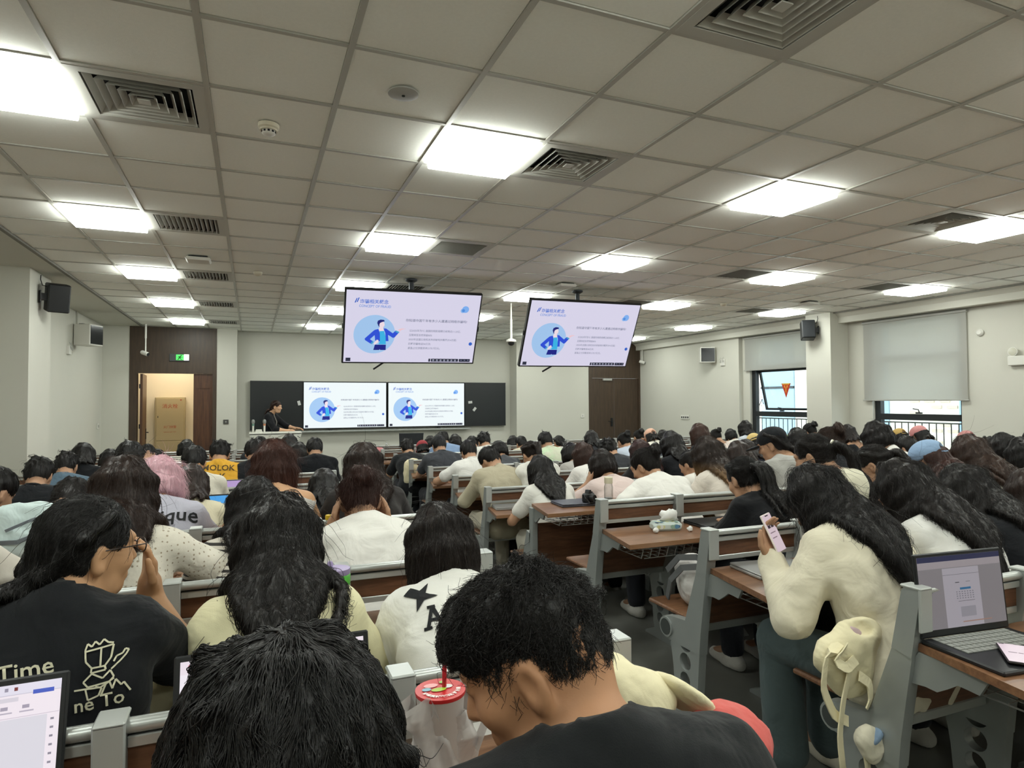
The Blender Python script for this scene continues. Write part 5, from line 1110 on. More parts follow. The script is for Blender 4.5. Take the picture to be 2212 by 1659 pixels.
# ---- third row left
near_p('person with short black hair at the left frame edge, third row', (-1.17, 3.85, 1.061), 3, yaw=-.5, hair='short', male=True, hcol=BLK, tcol='#1f2124', sleeve='long', ns=2500, sl=.05)
near_p('person in black with short hair resting head low on the desk', (-.86, 3.93, .985), 3, pitch=.95, hair='short', male=True, hcol='#1a1513', tcol=BK, sleeve='short', ns=3500, sl=.05, neck=.8)
t, G = near_p('person with pink hair in pale lavender denim jacket', (-.449, 3.85, 1.061), 3, yaw=.15, hair='bob', L=.045, vol=1.02, hcol='#e8bcc6', tcol='#b3b2bf', sleeve='long', g=.022, ns=6000, sl=.09, fly=.1, collar=True, loose=1.1, fold=.013)
back_print(G, t, 'Unique', .10, .05, .06, M_ink, .14, .15)
near_p('person with auburn bob hair and bare shoulders with thin straps', (.113, 3.675, 1.141), 3, pitch=.35, hair='bob', L=.12, vol=1.06, hcol='#43251c', tcol='#b9b5b0', sleeve='none', low=.10, ns=6500, sl=.11, fly=.1, skin='#c79a74')
near_p('person with very long dark brown hair at the aisle end of the third left row', (.602, 3.765, 1.112), 3, hair='long', L=.56, hcol='#2b1f1a', tcol='#33302f', sleeve='long', ns=8000, sl=.17, vol=1.0, pitch=.3)
# ---- first row right of the aisle
ph = V3(1.885, 1.95, .875) - V3(2.087, ROWY[1]+.19, 0)
t79, G79 = near_p('person with long black hair in cream sweater and jeans holding up a phone', (2.087, 1.915, 1.092), 1, pitch=.72, yaw=.35, hair='long', L=.42, hcol='#141110', tcol='#dad3bd', sleeve='long', g=.024, loose=1.18, fold=.014, pcol='#4d5a5c', scol='#dcd6c4', flare=1.35, ns=9000, sl=.18, sr=.0007, arms=((ph, V3(-.6, .1, -1), V3(.05, .25, 1), V3(-.2, .95, -.1), .55), 'lap'), fineh=(1, 0), hh=.0065, bulk=1.04)
near_p('person with long black hair in white shirt behind the open black laptop', (2.585, 1.91, 1.093), 1, pitch=.7, yaw=.2, hair='long', L=.46, hcol='#171210', tcol='#dddcd8', sleeve='half', ns=8000, sl=.18)
near_p('person in black jacket with black hair fading to brown ends', (3.09, 1.985, 1.043), 1, pitch=.7, yaw=.1, hair='long', L=.42, hcol='#161210', tip='#4a2f1e', zr=(.66, .92), tcol='#15171b', sleeve='long', ns=6000, sl=.17)
near_p('person in brown fleece at the right frame edge', (3.60, 2.0, 1.0), 1, hair='bob', L=.10, hcol=DBR, tcol='#3d2a20', sleeve='long', ns=3000, hood=True)
# ---- second row right
near_p('person in black with low ponytail beside the empty aisle seat', (2.633, 2.93, 1.045), 2, hair='pony', L=.40, hcol='#151211', tcol='#131417', sleeve='long', ns=6000, sl=.15)
t, G = near_p('person with ponytail, flower hair clip and cream hoodie', (2.95, 2.725, 1.18), 2, pitch=.4, yaw=.45, hair='pony', L=.30, hcol='#16110f', tcol='#dcd8c2', sleeve='long', hood=True, g=.02, ns=6000, sl=.13, hf=.0065)
for k in range(5):
    a = k*1.256; MB().lathe([(.011, -.003), (.012, .004), (.004, .007)], tuple(G['o'].tie + G['o'].R @ V3(.016*math.cos(a), -.012, .016*math.sin(a)+.01)), 8, 'y').obj('hair_clip', mat('pearl clip', '#dedcc8', .3), t, True)
near_p('person with glasses, white earbud and black scrunchie ponytail', (3.602, 2.865, 1.092), 2, yaw=.5, pitch=.5, hair='pony', L=.12, hcol='#181311', tcol='#1b1c20', sleeve='long', ns=4000, hf=.0065)
near_p('person wearing a light blue cap and white t-shirt', (4.048, 2.82, 1.105), 2, yaw=.35, hair='undercap', L=.30, hcol='#3a2019', tcol='#ddd8c8', sleeve='short', ns=3500, cap='#8ea9c9', capback=True)
near_p('person with long brown hair next to the blue cap', (4.46, 2.83, 1.109), 2, pitch=.55, hair='long', L=.48, hcol='#35241b', tcol='#d9d6cb', sleeve='short', ns=5000, sl=.16)
near_p('person with black hair at the far end of the second right row', (5.144, 2.9, 1.07), 2, hair='bob', L=.06, hcol=BLK, tcol='#cfcdc6', sleeve='long', ns=2500)
# ---- third row right
near_p('person in white t-shirt with black claw-clipped hair, elbow out', (2.60, 3.885, 1.032), 3, yaw=.5, pitch=.55, hair='bun', hcol='#181312', tcol='#e2e0da', sleeve='short', ns=5000, sl=.08, arms=('wide', 'desk'), bulk=1.06)
near_p('person with long ombre hair turning blonde at the ends', (3.12, 3.835, 1.072), 3, hair='long', L=.36, vol=1.08, hcol='#2a1f19', tip='#a98354', zr=(.86, 1.06), tcol='#d8cfc4', sleeve='short', ns=7000, sl=.16)
near_p('person in grey hoodie wearing a black cap with ponytail', (3.57, 3.665, 1.17), 3, pitch=.35, yaw=.55, hair='lowpony', L=.20, vol=.97, hcol='#181413', tcol='#a9a8a3', hood=True, sleeve='long', g=.02, ns=3500, cap='#1a1c20', hf=.0065)
near_p('person with brown bun behind the ponytail with flower clip', (4.129, 3.66, 1.162), 3, hair='bun', hcol='#33231b', tcol='#202226', sleeve='long', ns=3500)
near_p('person with full black hair in front of the nearer window', (4.647, 3.66, 1.17), 3, hair='bob', L=.05, vol=1.06, hcol='#161211', tcol='#e0ded8', sleeve='long', ns=3000)
near_p('person with wavy black bob near the right frame edge, third row', (6.621, 3.89, 1.029), 3, hair='bob', L=.05, hcol=BLK, tcol='#26282c', sleeve='long', ns=1500)
# ---- farther students: id rows, each with its own clothes
FAR = [
 (1, -1.428, 5.62, 1.138, 5, 'black messy hair and black shirt near the left wall, fifth row', dict(hair='messy', male=True, tcol='#1c1e22', sleeve='long', vol=1.04)),
 (2, -1.488, 6.645, 1.112, 6, 'blue denim shirt with black hair on the left side', dict(hair='messy', male=True, tcol='#5c7182', sleeve='long', collar=True)),
 (3, -1.562, 7.585, 1.116, 7, 'long black hair and black coat beside a white laptop screen', dict(hair='long', L=.12, tcol='#17191d', sleeve='long')),
 (4, -1.532, 8.715, .979, 8, 'dark bowed head just left of the open door', dict(hair='bob', L=.06, tcol='#c9bfa6')),
 (5, -.856, 5.605, 1.235, 5, 'thick black hair in front of the open door', dict(hair='short', male=True, vol=1.08, tcol='#cfc4b4', hcol='#131110')),
 (6, -1.139, 8.64, 1.053, 8, 'shaved sides and pink shirt in front of the corridor', dict(hair='fade', male=True, tcol='#d9b8b4')),
 (7, -1.16, 9.71, .915, 9, 'short black hair low in front of the hydrant cabinet', dict(hair='short', male=True, tcol='#3a3c40')),
 (8, -.807, 9.635, 1.014, 9, 'black bob and striped shirt in front of the hydrant cabinet', dict(hair='bob', L=.07, tcol='#d7d3c8', tkind='stripes', sleeve='long')),
 (9, -.413, 5.595, 1.195, 5, 'off-white sweatshirt and short black hair, fifth row', dict(hair='short', male=True, vol=1.05, tcol='#d6d1c2', sleeve='long', skin='#b78a66')),
 (11, .029, 6.545, 1.185, 6, 'black shirt with white collar, sixth row left', dict(hair='short', male=True, vol=1.06, tcol='#1a1c20', collar=True)),
 (12, .114, 9.58, 1.062, 9, 'black hair in front of the lectern', dict(hair='short', male=True, tcol='#2a2c30')),
 (13, .256, 8.665, 1.034, 8, 'bowed black hair below the lectern', dict(hair='messy', male=True, tcol='#2e2f33')),
 (14, .497, 9.575, 1.066, 9, 'long straight black hair right of the lectern', dict(hair='long', L=.14, tcol='#22242a')),
 (15, .565, 8.7, 1.0, 8, 'dark bob hair just behind the one right of the lectern', dict(hair='bob', L=.08, tcol='#2c2c30')),
 (16, .664, 7.55, 1.129, 7, 'black jacket alone at the end of the seventh left row', dict(hair='short', male=True, vol=1.05, tcol='#14161a', sleeve='long', collar=True, hcol='#1b1a1a')),
 (19, -.373, 4.775, 1.096, 4, 'dark brown hair and cream short-sleeved top beside the pink hair', dict(hair='long', L=.14, hcol='#2a1e19', tcol='#d3cbb0', ns=1500)),
 (191, .20, 4.72, 1.02, 4, 'white t-shirt almost hidden behind the auburn bob', dict(hair='short', male=True, tcol='#e2e0da')),
 (192, .48, 4.75, 1.04, 4, 'long black hair half hidden behind the long brown hair', dict(hair='long', L=.2, tcol='#1e2024', sleeve='long')),
 (20, 1.981, 8.675, 1.023, 8, 'spiky black hair and black printed t-shirt at the aisle', dict(hair='messy', male=True, tcol='#1b1d20')),
 (21, 2.447, 9.7, .934, 9, 'red cap below the office chair', dict(hair='undercap', L=.04, cap='#9c3f44', tcol='#1d1f24', vol=.95)),
 (22, 2.83, 10.66, .93, 10, 'dark hair and pale blue shirt right of the red cap', dict(hair='bob', L=.06, tcol='#8ea6c4')),
 (23, 2.114, 7.56, 1.125, 7, 'dark grey t-shirt with black cropped hair by the aisle', dict(hair='short', male=True, tcol='#43454a', vol=1.04, hcol='#1a191b')),
 (24, 2.75, 9.6, 1.07, 9, 'rounded black hair behind the dark grey t-shirt', dict(hair='short', male=True, tcol='#7f97b8', vol=1.05)),
 (25, 3.265, 10.64, .947, 10, 'black bob and pale blue shirt in the tenth row', dict(hair='bob', L=.12, tcol='#8398bb', seed=5)),
 (26, 2.191, 6.645, 1.112, 6, 'white t-shirt leaning on the desk at the aisle, sixth row', dict(hair='short', male=True, tcol='#e3e2dd', vol=1.05, arms=('wide', 'desk'))),
 (27, 3.059, 8.585, 1.091, 8, 'full black hair behind the white t-shirt at the aisle', dict(hair='messy', male=True, tcol='#dad8d2', vol=1.04)),
 (28, 3.247, 9.66, .988, 9, 'dark head peeking out left of the full black hair', dict(hair='short', male=True, tcol='#b9b7b0', seed=4)),
 (29, 2.097, 5.715, 1.101, 5, 'khaki shirt and white hair band at the aisle, fifth row', dict(hair='short', male=True, tcol='#b3ab94', sleeve='long', collar=True, pitch=.75, yaw=.4, pcol='#c9c2b0', ns=1500)),
 (30, 2.969, 7.745, 1.005, 7, 'black bowed head right of the khaki shirt', dict(hair='bob', L=.04, tcol='#4a4c50', pitch=.7)),
 (31, 4.358, 10.67, .9, 10, 'long dark hair near the right end of the blackboard', dict(hair='long', L=.10, tcol='#c9c2b2', seed=6)),
 (32, 4.102, 9.68, .958, 9, 'short black hair and cream shirt below the blackboard corner', dict(hair='short', male=True, tcol='#cfc7b0')),
 (34, 2.469, 5.59, 1.155, 5, 'white hooded top and brown-black ponytail, fifth row', dict(hair='pony', L=.16, hcol='#241a16', tcol='#e2e0d8', hood=True, sleeve='long', pitch=.7, ns=1500)),
 (35, 3.532, 7.535, 1.133, 7, 'tie-dye shirt with short black hair', dict(hair='short', male=True, vol=1.06, tcol='#d9dcc4', tkind='tiedye')),
 (36, 4.789, 9.685, .956, 9, 'low black ponytail and white top left of the brown door', dict(hair='lowpony', L=.14, tcol='#dedcd4')),
 (38, 3.504, 6.78, 1.019, 6, 'black head left of the brown hair and white shirt', dict(hair='bob', L=.04, tcol='#b0aca6')),
 (39, 3.101, 5.735, 1.092, 5, 'reddish brown shoulder hair and white shirt, fifth row', dict(hair='bob', L=.10, hcol='#352018', tcol='#e3e0db', sleeve='long', ns=1500, yaw=.3)),
 (40, 4.82, 8.63, 1.063, 8, 'long black hair in front of the closed brown door', dict(hair='long', L=.20, tcol='#2b2c30')),
 (41, 3.975, 6.71, 1.076, 6, 'curly short black hair in the sixth row', dict(hair='curly', male=True, tcol='#35373b', yaw=.3)),
 (42, 4.771, 7.63, 1.095, 7, 'claw-clipped black hair and pale blue shirt', dict(hair='bun', tcol='#c3cddb', sleeve='long')),
 (43, 6.326, 9.63, 1.019, 9, 'clipped-up black hair left of the peach cap', dict(hair='bun', tcol='#e0ddd2', seed=4)),
 (44, 5.87, 8.595, 1.086, 8, 'peach cap worn backwards', dict(hair='undercap', L=.08, cap='#e0b39c', capback=True, tcol='#d8d4c8')),
 (45, 6.86, 9.655, .99, 9, 'black hair just right of the peach cap', dict(hair='long', L=.1, tcol='#3d3f44', seed=8)),
 (46, 2.771, 4.78, 1.095, 4, 'short dark bob and pale pink shirt, hand at the head', dict(hair='bob', L=.05, vol=1.05, hcol='#201815', tcol='#dcc9c4', sleeve='half', arms=('temple', 'desk'), ns=2500)),
 (37, 2.218, 4.825, 1.065, 4, 'long straight black hair and white t-shirt at the step, by the aisle', dict(hair='long', L=.42, hcol='#141110', tcol='#e1dfd8', ns=3500, pcol='#c9c6b8', pitch=.6)),
 (47, 3.753, 5.69, 1.113, 5, 'long dark red hair left of the claw-clipped hair', dict(hair='long', L=.40, hcol='#36201e', tcol='#2c2a2b', ns=1500)),
 (49, 4.079, 5.595, 1.185, 5, 'very full long black wavy hair behind the claw-clipped hair', dict(hair='long', L=.30, vol=1.14, tcol='#1d1e22', sleeve='long', ns=1500)),
 (50, 3.7, 4.8, 1.082, 4, 'black hair and white top seen in profile beside the ombre hair', dict(hair='bun', yaw=.6, tcol='#dedad2', hf=.008)),
 (51, 5.179, 6.53, 1.22, 6, 'shoulder-length brown hair, tallest in front of the right wall', dict(hair='bob', L=.12, vol=1.08, hcol='#3b2419', tcol='#1e1f24', sleeve='long', ns=1200)),
 (52, 7.184, 8.64, 1.057, 8, 'black hair tied up and bare neck near the four switches', dict(hair='bun', tcol='#dccfc6', low=.06)),
 (53, 8.416, 9.69, .98, 9, 'black hair holding a phone near the front window', dict(hair='bob', L=.05, tcol='#dcd9d2', arms=('cheek', 'desk'))),
 (54, 7.601, 8.415, 1.18, 8, 'long black hair upright beside the front window', dict(hair='long', L=.14, vol=1.05, tcol='#ccd3dc', sleeve='long', pitch=.2)),
 (57, 4.131, 4.655, 1.141, 4, 'dark brown hair left of the black cap', dict(hair='long', L=.2, hcol='#2b1f1a', tcol='#262427', ns=1500)),
 (58, 5.239, 5.775, 1.067, 5, 'long dark hair in front of the yellow cap', dict(hair='long', L=.15, hcol='#1f1715', tcol='#262838', seed=9)),
 (59, 7.155, 7.725, 1.022, 7, 'pale yellow bucket cap near the front window', dict(hair='undercap', L=.05, cap='#d7bd7e', bucket=True, tcol='#3b3a4a')),
 (63, 5.822, 5.595, 1.2, 5, 'smooth black hair below the front window', dict(hair='bob', L=.06, tcol='#d9d7d2')),
 (64, 8.021, 7.47, 1.172, 7, 'black top bun in front of the pillar', dict(hair='bun', vol=1.02, tcol='#24262a', seed=5)),
 (66, 7.689, 6.52, 1.175, 6, 'long dark hair and open-backed black top by the pillar', dict(hair='long', L=.14, hcol='#1d1614', tcol='#17181c', low=.07, yaw=.4, pitch=.35)),
 (68, 8.943, 6.67, 1.098, 6, 'mustard cap below the nearer window', dict(hair='undercap', L=.04, cap='#b99a5c', capback=True, tcol='#e0ded6')),
 (69, 7.872, 5.6, 1.2, 5, 'pink cap below the nearer window', dict(hair='undercap', L=.06, cap='#cf8f8f', bucket=False, tcol='#cfccc6')),
 (70, 6.343, 4.64, 1.15, 4, 'black hair left of the light blue cap', dict(hair='short', male=True, tcol='#e2e1dc', vol=1.02)),
 (73, 8.931, 5.695, 1.112, 5, 'dusty pink cap worn backwards near the right wall', dict(hair='undercap', L=.05, cap='#b8827f', capback=True, tcol='#55504e')),
 (75, 7.907, 4.795, 1.086, 4, 'curly black hair near the right frame edge', dict(hair='curly', tcol='#caa88c', low=.06)),
 (77, 8.5, 4.645, 1.178, 4, 'smooth black hair at the right frame edge', dict(hair='short', male=True, vol=1.06, tcol='#2c2d31', seed=8)),
]
for n, x, y, z, r, lab, k in FAR:
    k = dict(k); k.setdefault('hcol', BLK); k.setdefault('yaw', 0); tt, GG = far_p('person with '+lab if not lab.startswith('person') else lab, (x, y, z), r, **k)
    if n == 29: pass
# yellow shirt with lettering gets its own mesh for the print
t, G = near_p('person in yellow shirt with dark lettering on the back', (-.271, 6.545, 1.18), 6, hair='messy', male=True, hcol=BLK, tcol='#dba63a', ns=1200, ht=.014, hs=.011, pitch=.6, vol=1.02)
M_br_print = mat('dark brown print', '#4a3a1e', .8); back_print(G, t, 'MOLOK', .075, .0, .17, M_br_print, -.05); back_print(G, t, 'LOK', .085, -.02, .08, M_br_print, .03)
# ---- speaker at the front
sp = dict(C=(0, 0, 1.575), yaw=.15, pitch=.12, hair='lowpony', L=.12, hcol='#33201a', tcol='#15161a', sleeve='half', pcol='#17181c', scol='#151515', collar=True, stand=True, h=.015, hf=.007, hh=.007, fineh=(1, 1), ns=1500, skin='#c99f80', g=.018,
          arms=((V3(-.20, .33, 1.13), V3(-.6, -.4, -1), V3(.2, 1, .05), V3(-.3, 0, 1), .5), (V3(.06, .26, 1.10), V3(.8, -.4, -1), V3(-.35, 1, .1), V3(.3, 0, 1), .7)))
t, G = make_person('lecturer in a black blazer standing behind the lectern, gesturing', sp, (.46, 13.62, LOW), math.radians(-118)); t['group'] = 'lecturer'
o = G['o']; MB().tube([o.N+o.fw*.075+o.lat*.03+V3(0, 0, .0), o.N+o.fw*.12-V3(0, 0, .14), o.spine(.5)+o.fw*.135], .007, 6).obj('shirt_edge', cloth_mat('#a09a94'), t, True)
# ================================================================ THINGS ON DESKS AND SEATS
M_silver = mat('silver laptop aluminium', '#b4b5b4', .35, metal=.6); M_lapblk = mat('black laptop shell', '#17191c', .4); M_lapgry = mat('space grey laptop', '#4b4d55', .35, metal=.4); M_key = mat('keyboard keys', '#2a2c30', .5)
KEYM = MB()
for r_ in range(5):
    for c_ in range(14): KEYM.box((-.14+c_*.0202, -.185+r_*.024, .0), (-.14+c_*.0202+.0175, -.185+r_*.024+.020, .0022))
KEYM = KEYM.mesh('keys')
def laptop(label, loc, rz, m, w=.34, d=.235, tilt=.30, screen=None, closed=False, sh=.23, keys=None):
    """hinge at the origin, user on the -y side"""
    t = thing('laptop', label, 'laptop', loc, rz)
    b = MB().box((-w/2, -d, 0), (w/2, 0, .014), .004).obj('base', m, t)
    if closed: MB().box((-w/2, -d, .015), (w/2, 0, .023), .004).obj('lid', m, t); return t
    k = mk('keys', KEYM, keys or M_key, b, (0, .06-.0, .0142)); k.scale = (w/.34, 1, 1); k['kind'] = 'stuff'
    MB().box((-.05, -d+.012, .014), (.05, -d+.075, .0146)).obj('touchpad', m, b)
    l = MB().box((-w/2, 0, 0), (w/2, .007, sh), .003).obj('lid', m, t, loc=(0, -.004, .014)); l.rotation_euler = (-tilt, 0, 0)
    MB().box((-w/2+.004, -.0012, .006), (w/2-.004, 0, sh-.004)).obj('bezel', M_black, l)
    if screen: screen(t, w-.022, sh-.034, sh/2+.006, l)
    return t
def scr(bg, s=.9, items=()):
    """screen content: items (u0,v0,u1,v1,colour) in screen units from the upper left"""
    def f(l, w, h, zc, lid):
        o = MB().box((-w/2, -.0022, zc-h/2), (w/2, -.0014, zc+h/2)).obj('screen', emat(f'display {bg} {s}', bg, s*.55), l); o.location = lid.location; o.rotation_euler = lid.rotation_euler; y = -.0023
        for u0, v0, u1, v1, c in items:
            y -= .00015; MB().box((-w/2+u0*w, y, zc+h/2-v1*h), (-w/2+u1*w, y+.0001, zc+h/2-v0*h)).obj('screen_item', emat(f'display {c} {s}', c, s*.55), o)
    return f
DOC = [(0, 0, 1, .07, '#e4e0ee'), (.55, .09, .82, .12, '#d8d2dc'), (0, .07, 1, .075, '#c9c4d4'), (.88, .055, .97, .085, '#4a5fc0'), (.72, .02, .735, .045, '#9a94a6'), (.76, .02, .775, .045, '#9a94a6'), (.80, .02, .815, .045, '#7a3a3a')] + [(.30+k*.09, .15, .33+k*.09, .175, '#a79fb0') for k in range(7)] + [(.29+k*.09, .19, .35+k*.09, .2, '#b9b2c0') for k in range(7)] + [(.0, .23, 1, .234, '#c9bfcc'), (.0, .24, .70, 1, '#efe2ea'), (.70, .24, .95, 1, '#dcd9e2')] + [(.965, .27+k*.06, .98, .285+k*.06, '#8f8a98') for k in range(9)]
laptop('open laptop with a bright document page at the lower left corner', (-.475, 1.295, .76), .03, M_lapblk, .36, .25, .28, scr('#f2e8f0', .95, DOC), sh=.26)
laptop('open laptop with white page and dark video panel in front of the closest person', (.05, 1.295, .76), .02, M_lapblk, .36, .25, .28, scr('#f0eaf2', .95, [(0, 0, 1, .10, '#eadfe8'), (.04, .03, .06, .05, '#d05070'), (.22, .03, .24, .05, '#d05070'), (.13, .22, 1, 1, '#16151f'), (.15, .25, .17, .28, '#e8e8f0'), (.18, .255, .24, .275, '#c8c8d0'), (.15, .35, .17, .38, '#b8b8c0'), (.15, .45, .17, .48, '#b8b8c0'), (.03, .25, .07, .28, '#b0a8b8')]), sh=.26)
PG = [(0, 0, 1, .075, '#2c3060'), (0, .075, 1, .17, '#c9bfc4'), (.28, .18, .72, 1, '#d6d0da'), (.0, .17, .28, 1, '#a8a2a6'), (.72, .17, 1, 1, '#a8a2a6'), (.28, .27, .72, .275, '#8a8690'), (.42, .38, .47, .39, '#55535c'), (.55, .38, .60, .385, '#55535c'), (.47, .46, .60, .49, '#3f86b8')]
PG += [(.42+c_*.03, .51+r_*.03, .435+c_*.03, .522+r_*.03, '#8d8a96') for c_ in range(7) for r_ in range(4)] + [(.42, .64, .62, .645, '#55535c'), (.44, .72, .62, .86, '#b9b6c0'), (.45, .92, .8, .935, '#c9a090')]
laptop('open black laptop with grey document on the nearest right-hand desk', (2.06, 1.33, .76), -.10, M_lapblk, .36, .25, .10, scr('#aaa4a8', .42, PG), sh=.25, keys=mat('pale keys', '#8f918c', .5))
def phone(label, loc, rot, col='#d8c3cc', em='#ecdde4', s=.8, items=()):
    t = thing('phone', label, 'phone', loc); t.rotation_euler = rot
    MB().box((-.036, -.076, 0), (.036, .076, .008), .003).obj('case', mat('phone case '+col, col, .35), t); o = MB().box((-.033, -.073, .008), (.033, .073, .0086)).obj('screen', emat('phone '+em, em, s*.55), t)
    for a, b, c, d, q in items: MB().box((a, b, .0087), (c, d, .009)).obj('screen_item', emat('phone '+q, q, s*.4), o)
    return t
phone('phone with pale pink screen lying on the open black laptop', (2.0, 1.15, .777), (0, 0, -.85), '#2a2626', '#e8d4de', .85, [(-.03, .066, -.018, .071, '#1a1718'), (-.02, .0, .0, .004, '#6a5060'), (.003, .0, .015, .004, '#6a5060')])
o79 = G79['o']; a79 = o79.arm[0]; pp = V3(t79.location) + a79[2] + nrm(a79[3])*.105 - nrm(a79[4])*.022
phone('phone with pale pink case held up by the person in cream sweater', tuple(pp), (1.15, -.1, .35), '#e6dcd6', '#e7d2da', .75, [(-.012, .066, .012, .07, '#1a1718'), (-.025, .02, -.005, .032, '#4a4048'), (0, .02, .02, .032, '#4a4048'), (-.025, .0, .015, .004, '#b09aa4'), (-.025, -.02, .01, -.016, '#b09aa4')])
laptop('closed silver laptop on the desk beside the cream sweater', (2.12, 2.265, .76), -.12, M_silver, .31, .22, closed=True)
laptop('closed black laptop on the desk behind the tissue pack', (2.60, 3.21, .76), -.05, M_lapblk, .35, .24, closed=True)
laptop('closed dark grey laptop under the small camera', (2.16, 4.20, .76), -.05, M_lapgry, .30, .22, closed=True)
laptop('closed silver laptop on the fifth-row desk by the aisle', (2.06, 5.16, .595), -.15, M_silver, .30, .21, closed=True)
for lab, x, y, m, sc_, rz in (('open laptop with white and pink page near the left wall', -1.50, 8.02, M_silver, scr('#f6e9f2', 1., [(.2, .1, .8, .16, '#e7a9b8'), (.2, .3, .8, .45, '#eec3ce')]), .1), ('open laptop with blue sky picture in the fifth row', -.30, 5.17, M_lapblk, scr('#4aa3e8', .9, [(0, .55, 1, 1, '#bfe0f5'), (0, .85, 1, 1, '#2f6fb0')]), 0), ('open laptop with purple sunset picture in front of the white sweatshirt', -.20, 6.12, M_silver, scr('#b79ad0', .85, [(0, .35, 1, .6, '#d59ab8'), (0, .6, 1, .8, '#e0a8a8'), (0, .8, 1, 1, '#8f6f9c')]), 0), ('open laptop with green landscape desktop behind the auburn bob', .42, 5.17, M_lapblk, scr('#b8c4b8', .7, [(.05, .06, .4, .1, '#6f7a78'), (.05, .2, .12, .27, '#8a6f6f'), (.05, .35, .12, .42, '#6f7f9a'), (0, .7, 1, 1, '#9aa870')]), .03)):
    laptop(lab, (x, y, .595), rz, m, .32, .22, .28, sc_, sh=.22)
laptop('open laptop with dark lid facing away near the pale pink shirt', (3.45, 5.95, .595), .2, M_lapblk, .32, .22, .2, scr('#20242c', .3), sh=.22)
laptop('open laptop with bright windows beside the brown hair near the right wall', (5.75, 8.0, .595), -.1, M_lapblk, .34, .23, .2, scr('#39424c', .6, [(.05, .1, .3, .5, '#9aa4ac'), (.35, .1, .6, .5, '#b5bcc0'), (.65, .1, .9, .5, '#8e979e')]), sh=.23)
# bottles and cups
def clear(name, tint=(.95, .97, .97), mix=.12):
    if name in MATS: return MATS[name]
    m = bpy.data.materials.new(name); m.use_nodes = True; n = m.node_tree; mx = n.nodes.new('ShaderNodeMixShader'); tr = n.nodes.new('ShaderNodeBsdfTransparent'); gl = n.nodes.new('ShaderNodeBsdfGlossy'); gl.inputs['Roughness'].default_value = .08; tr.inputs[0].default_value = (*tint, 1)
    fr = n.nodes.new('ShaderNodeLayerWeight'); fr.inputs['Blend'].default_value = mix; n.links.new(fr.outputs['Facing'], mx.inputs[0]); n.links.new(tr.outputs[0], mx.inputs[1]); n.links.new(gl.outputs[0], mx.inputs[2]); n.links.new(mx.outputs[0], n.nodes['Material Output'].inputs[0]); MATS[name] = m; return m
M_clear = clear('clear plastic', (.86, .88, .87), .3)
def bottle(label, loc, prof, capr, caph, ccol, mbody=None, fill=None, labelband=None):
    t = thing('bottle', label, 'bottle', loc); H_ = prof[-1][1]
    MB().lathe(prof, n=20).obj('body', mbody or M_clear, t, True)
    MB().lathe([(capr, H_), (capr*1.02, H_+.002), (capr*1.02, H_+caph-.003), (capr*.9, H_+caph)], n=20).obj('cap', mat('cap '+ccol, ccol, .45), t, True)
    if fill: MB().lathe([(r*.93, h+.002) for r, h in prof if h <= fill[0]]+[(prof[2][0]*.9, fill[0])], n=18).obj('drink', mat('drink '+fill[1], fill[1], .3), t, True)
    if labelband: MB().lathe([(labelband[0], labelband[1]), (labelband[0], labelband[2])], n=20).obj('paper_label', mat('label '+labelband[3], labelband[3], .6, var=(40, .3)), t, True)
PET = [(.027, 0), (.031, .01), (.032, .12), (.03, .15), (.015, .185), (.013, .195)]
bottle('clear bottle with yellow drink and yellow cap on the desk', (.335, 3.08, .76), PET, .016, .022, '#e3c02c', fill=(.13, '#c2a23a'), labelband=(.0325, .05, .125, '#c9b65a'))
bottle('clear square water bottle with cream lid beside the small camera', (2.33, 3.93, .76), [(.029, 0), (.031, .008), (.031, .135), (.026, .155), (.025, .16)], .029, .045, '#d8d2b8', fill=(.06, '#8f9290'))
bottle('water bottle with pink-red cap between the left wall students', (-1.20, 6.0, .595), PET, .016, .024, '#b0304a')
bottle('small bottle with pale label on the sixth-row desk', (2.10, 6.08, .595), PET, .015, .02, '#6b6a66', labelband=(.0325, .03, .13, '#c8c9a4'))
bottle('clear water bottle on the far desk by the aisle', (2.10, 10.75, .595), PET, .016, .02, '#d8dadc')
t = thing('tumbler', 'white cup with green rim and lilac lid behind the first row', 'cup', (.255, 2.14, .76))
MB().lathe([(.036, 0), (.042, .15), (.043, .155)], n=24).obj('body', mat('white printed cup', '#d9dad2', .4), t, True); MB().lathe([(.0445, .15), (.046, .158), (.046, .182), (.043, .186)], n=24).obj('rim', mat('green ring', '#5fbf4a', .4), t, True)
MB().lathe([(.044, .186), (.045, .19), (.045, .204), (.03, .208)], n=24).obj('lid', mat('lilac lid', '#a99ac4', .4), t, True); MB().lathe([(.009, .206), (.01, .22), (.006, .228)], (-.018, 0, 0), 12).obj('spout', mat('lilac lid', '#a99ac4', .4), t, True)
MB().tube([(0, -.046, .17), (.006, -.054, .155), (.01, -.052, .13), (.003, -.05, .14), (-.002, -.048, .165)], .0025, 6).obj('loop', M_black, t, True)
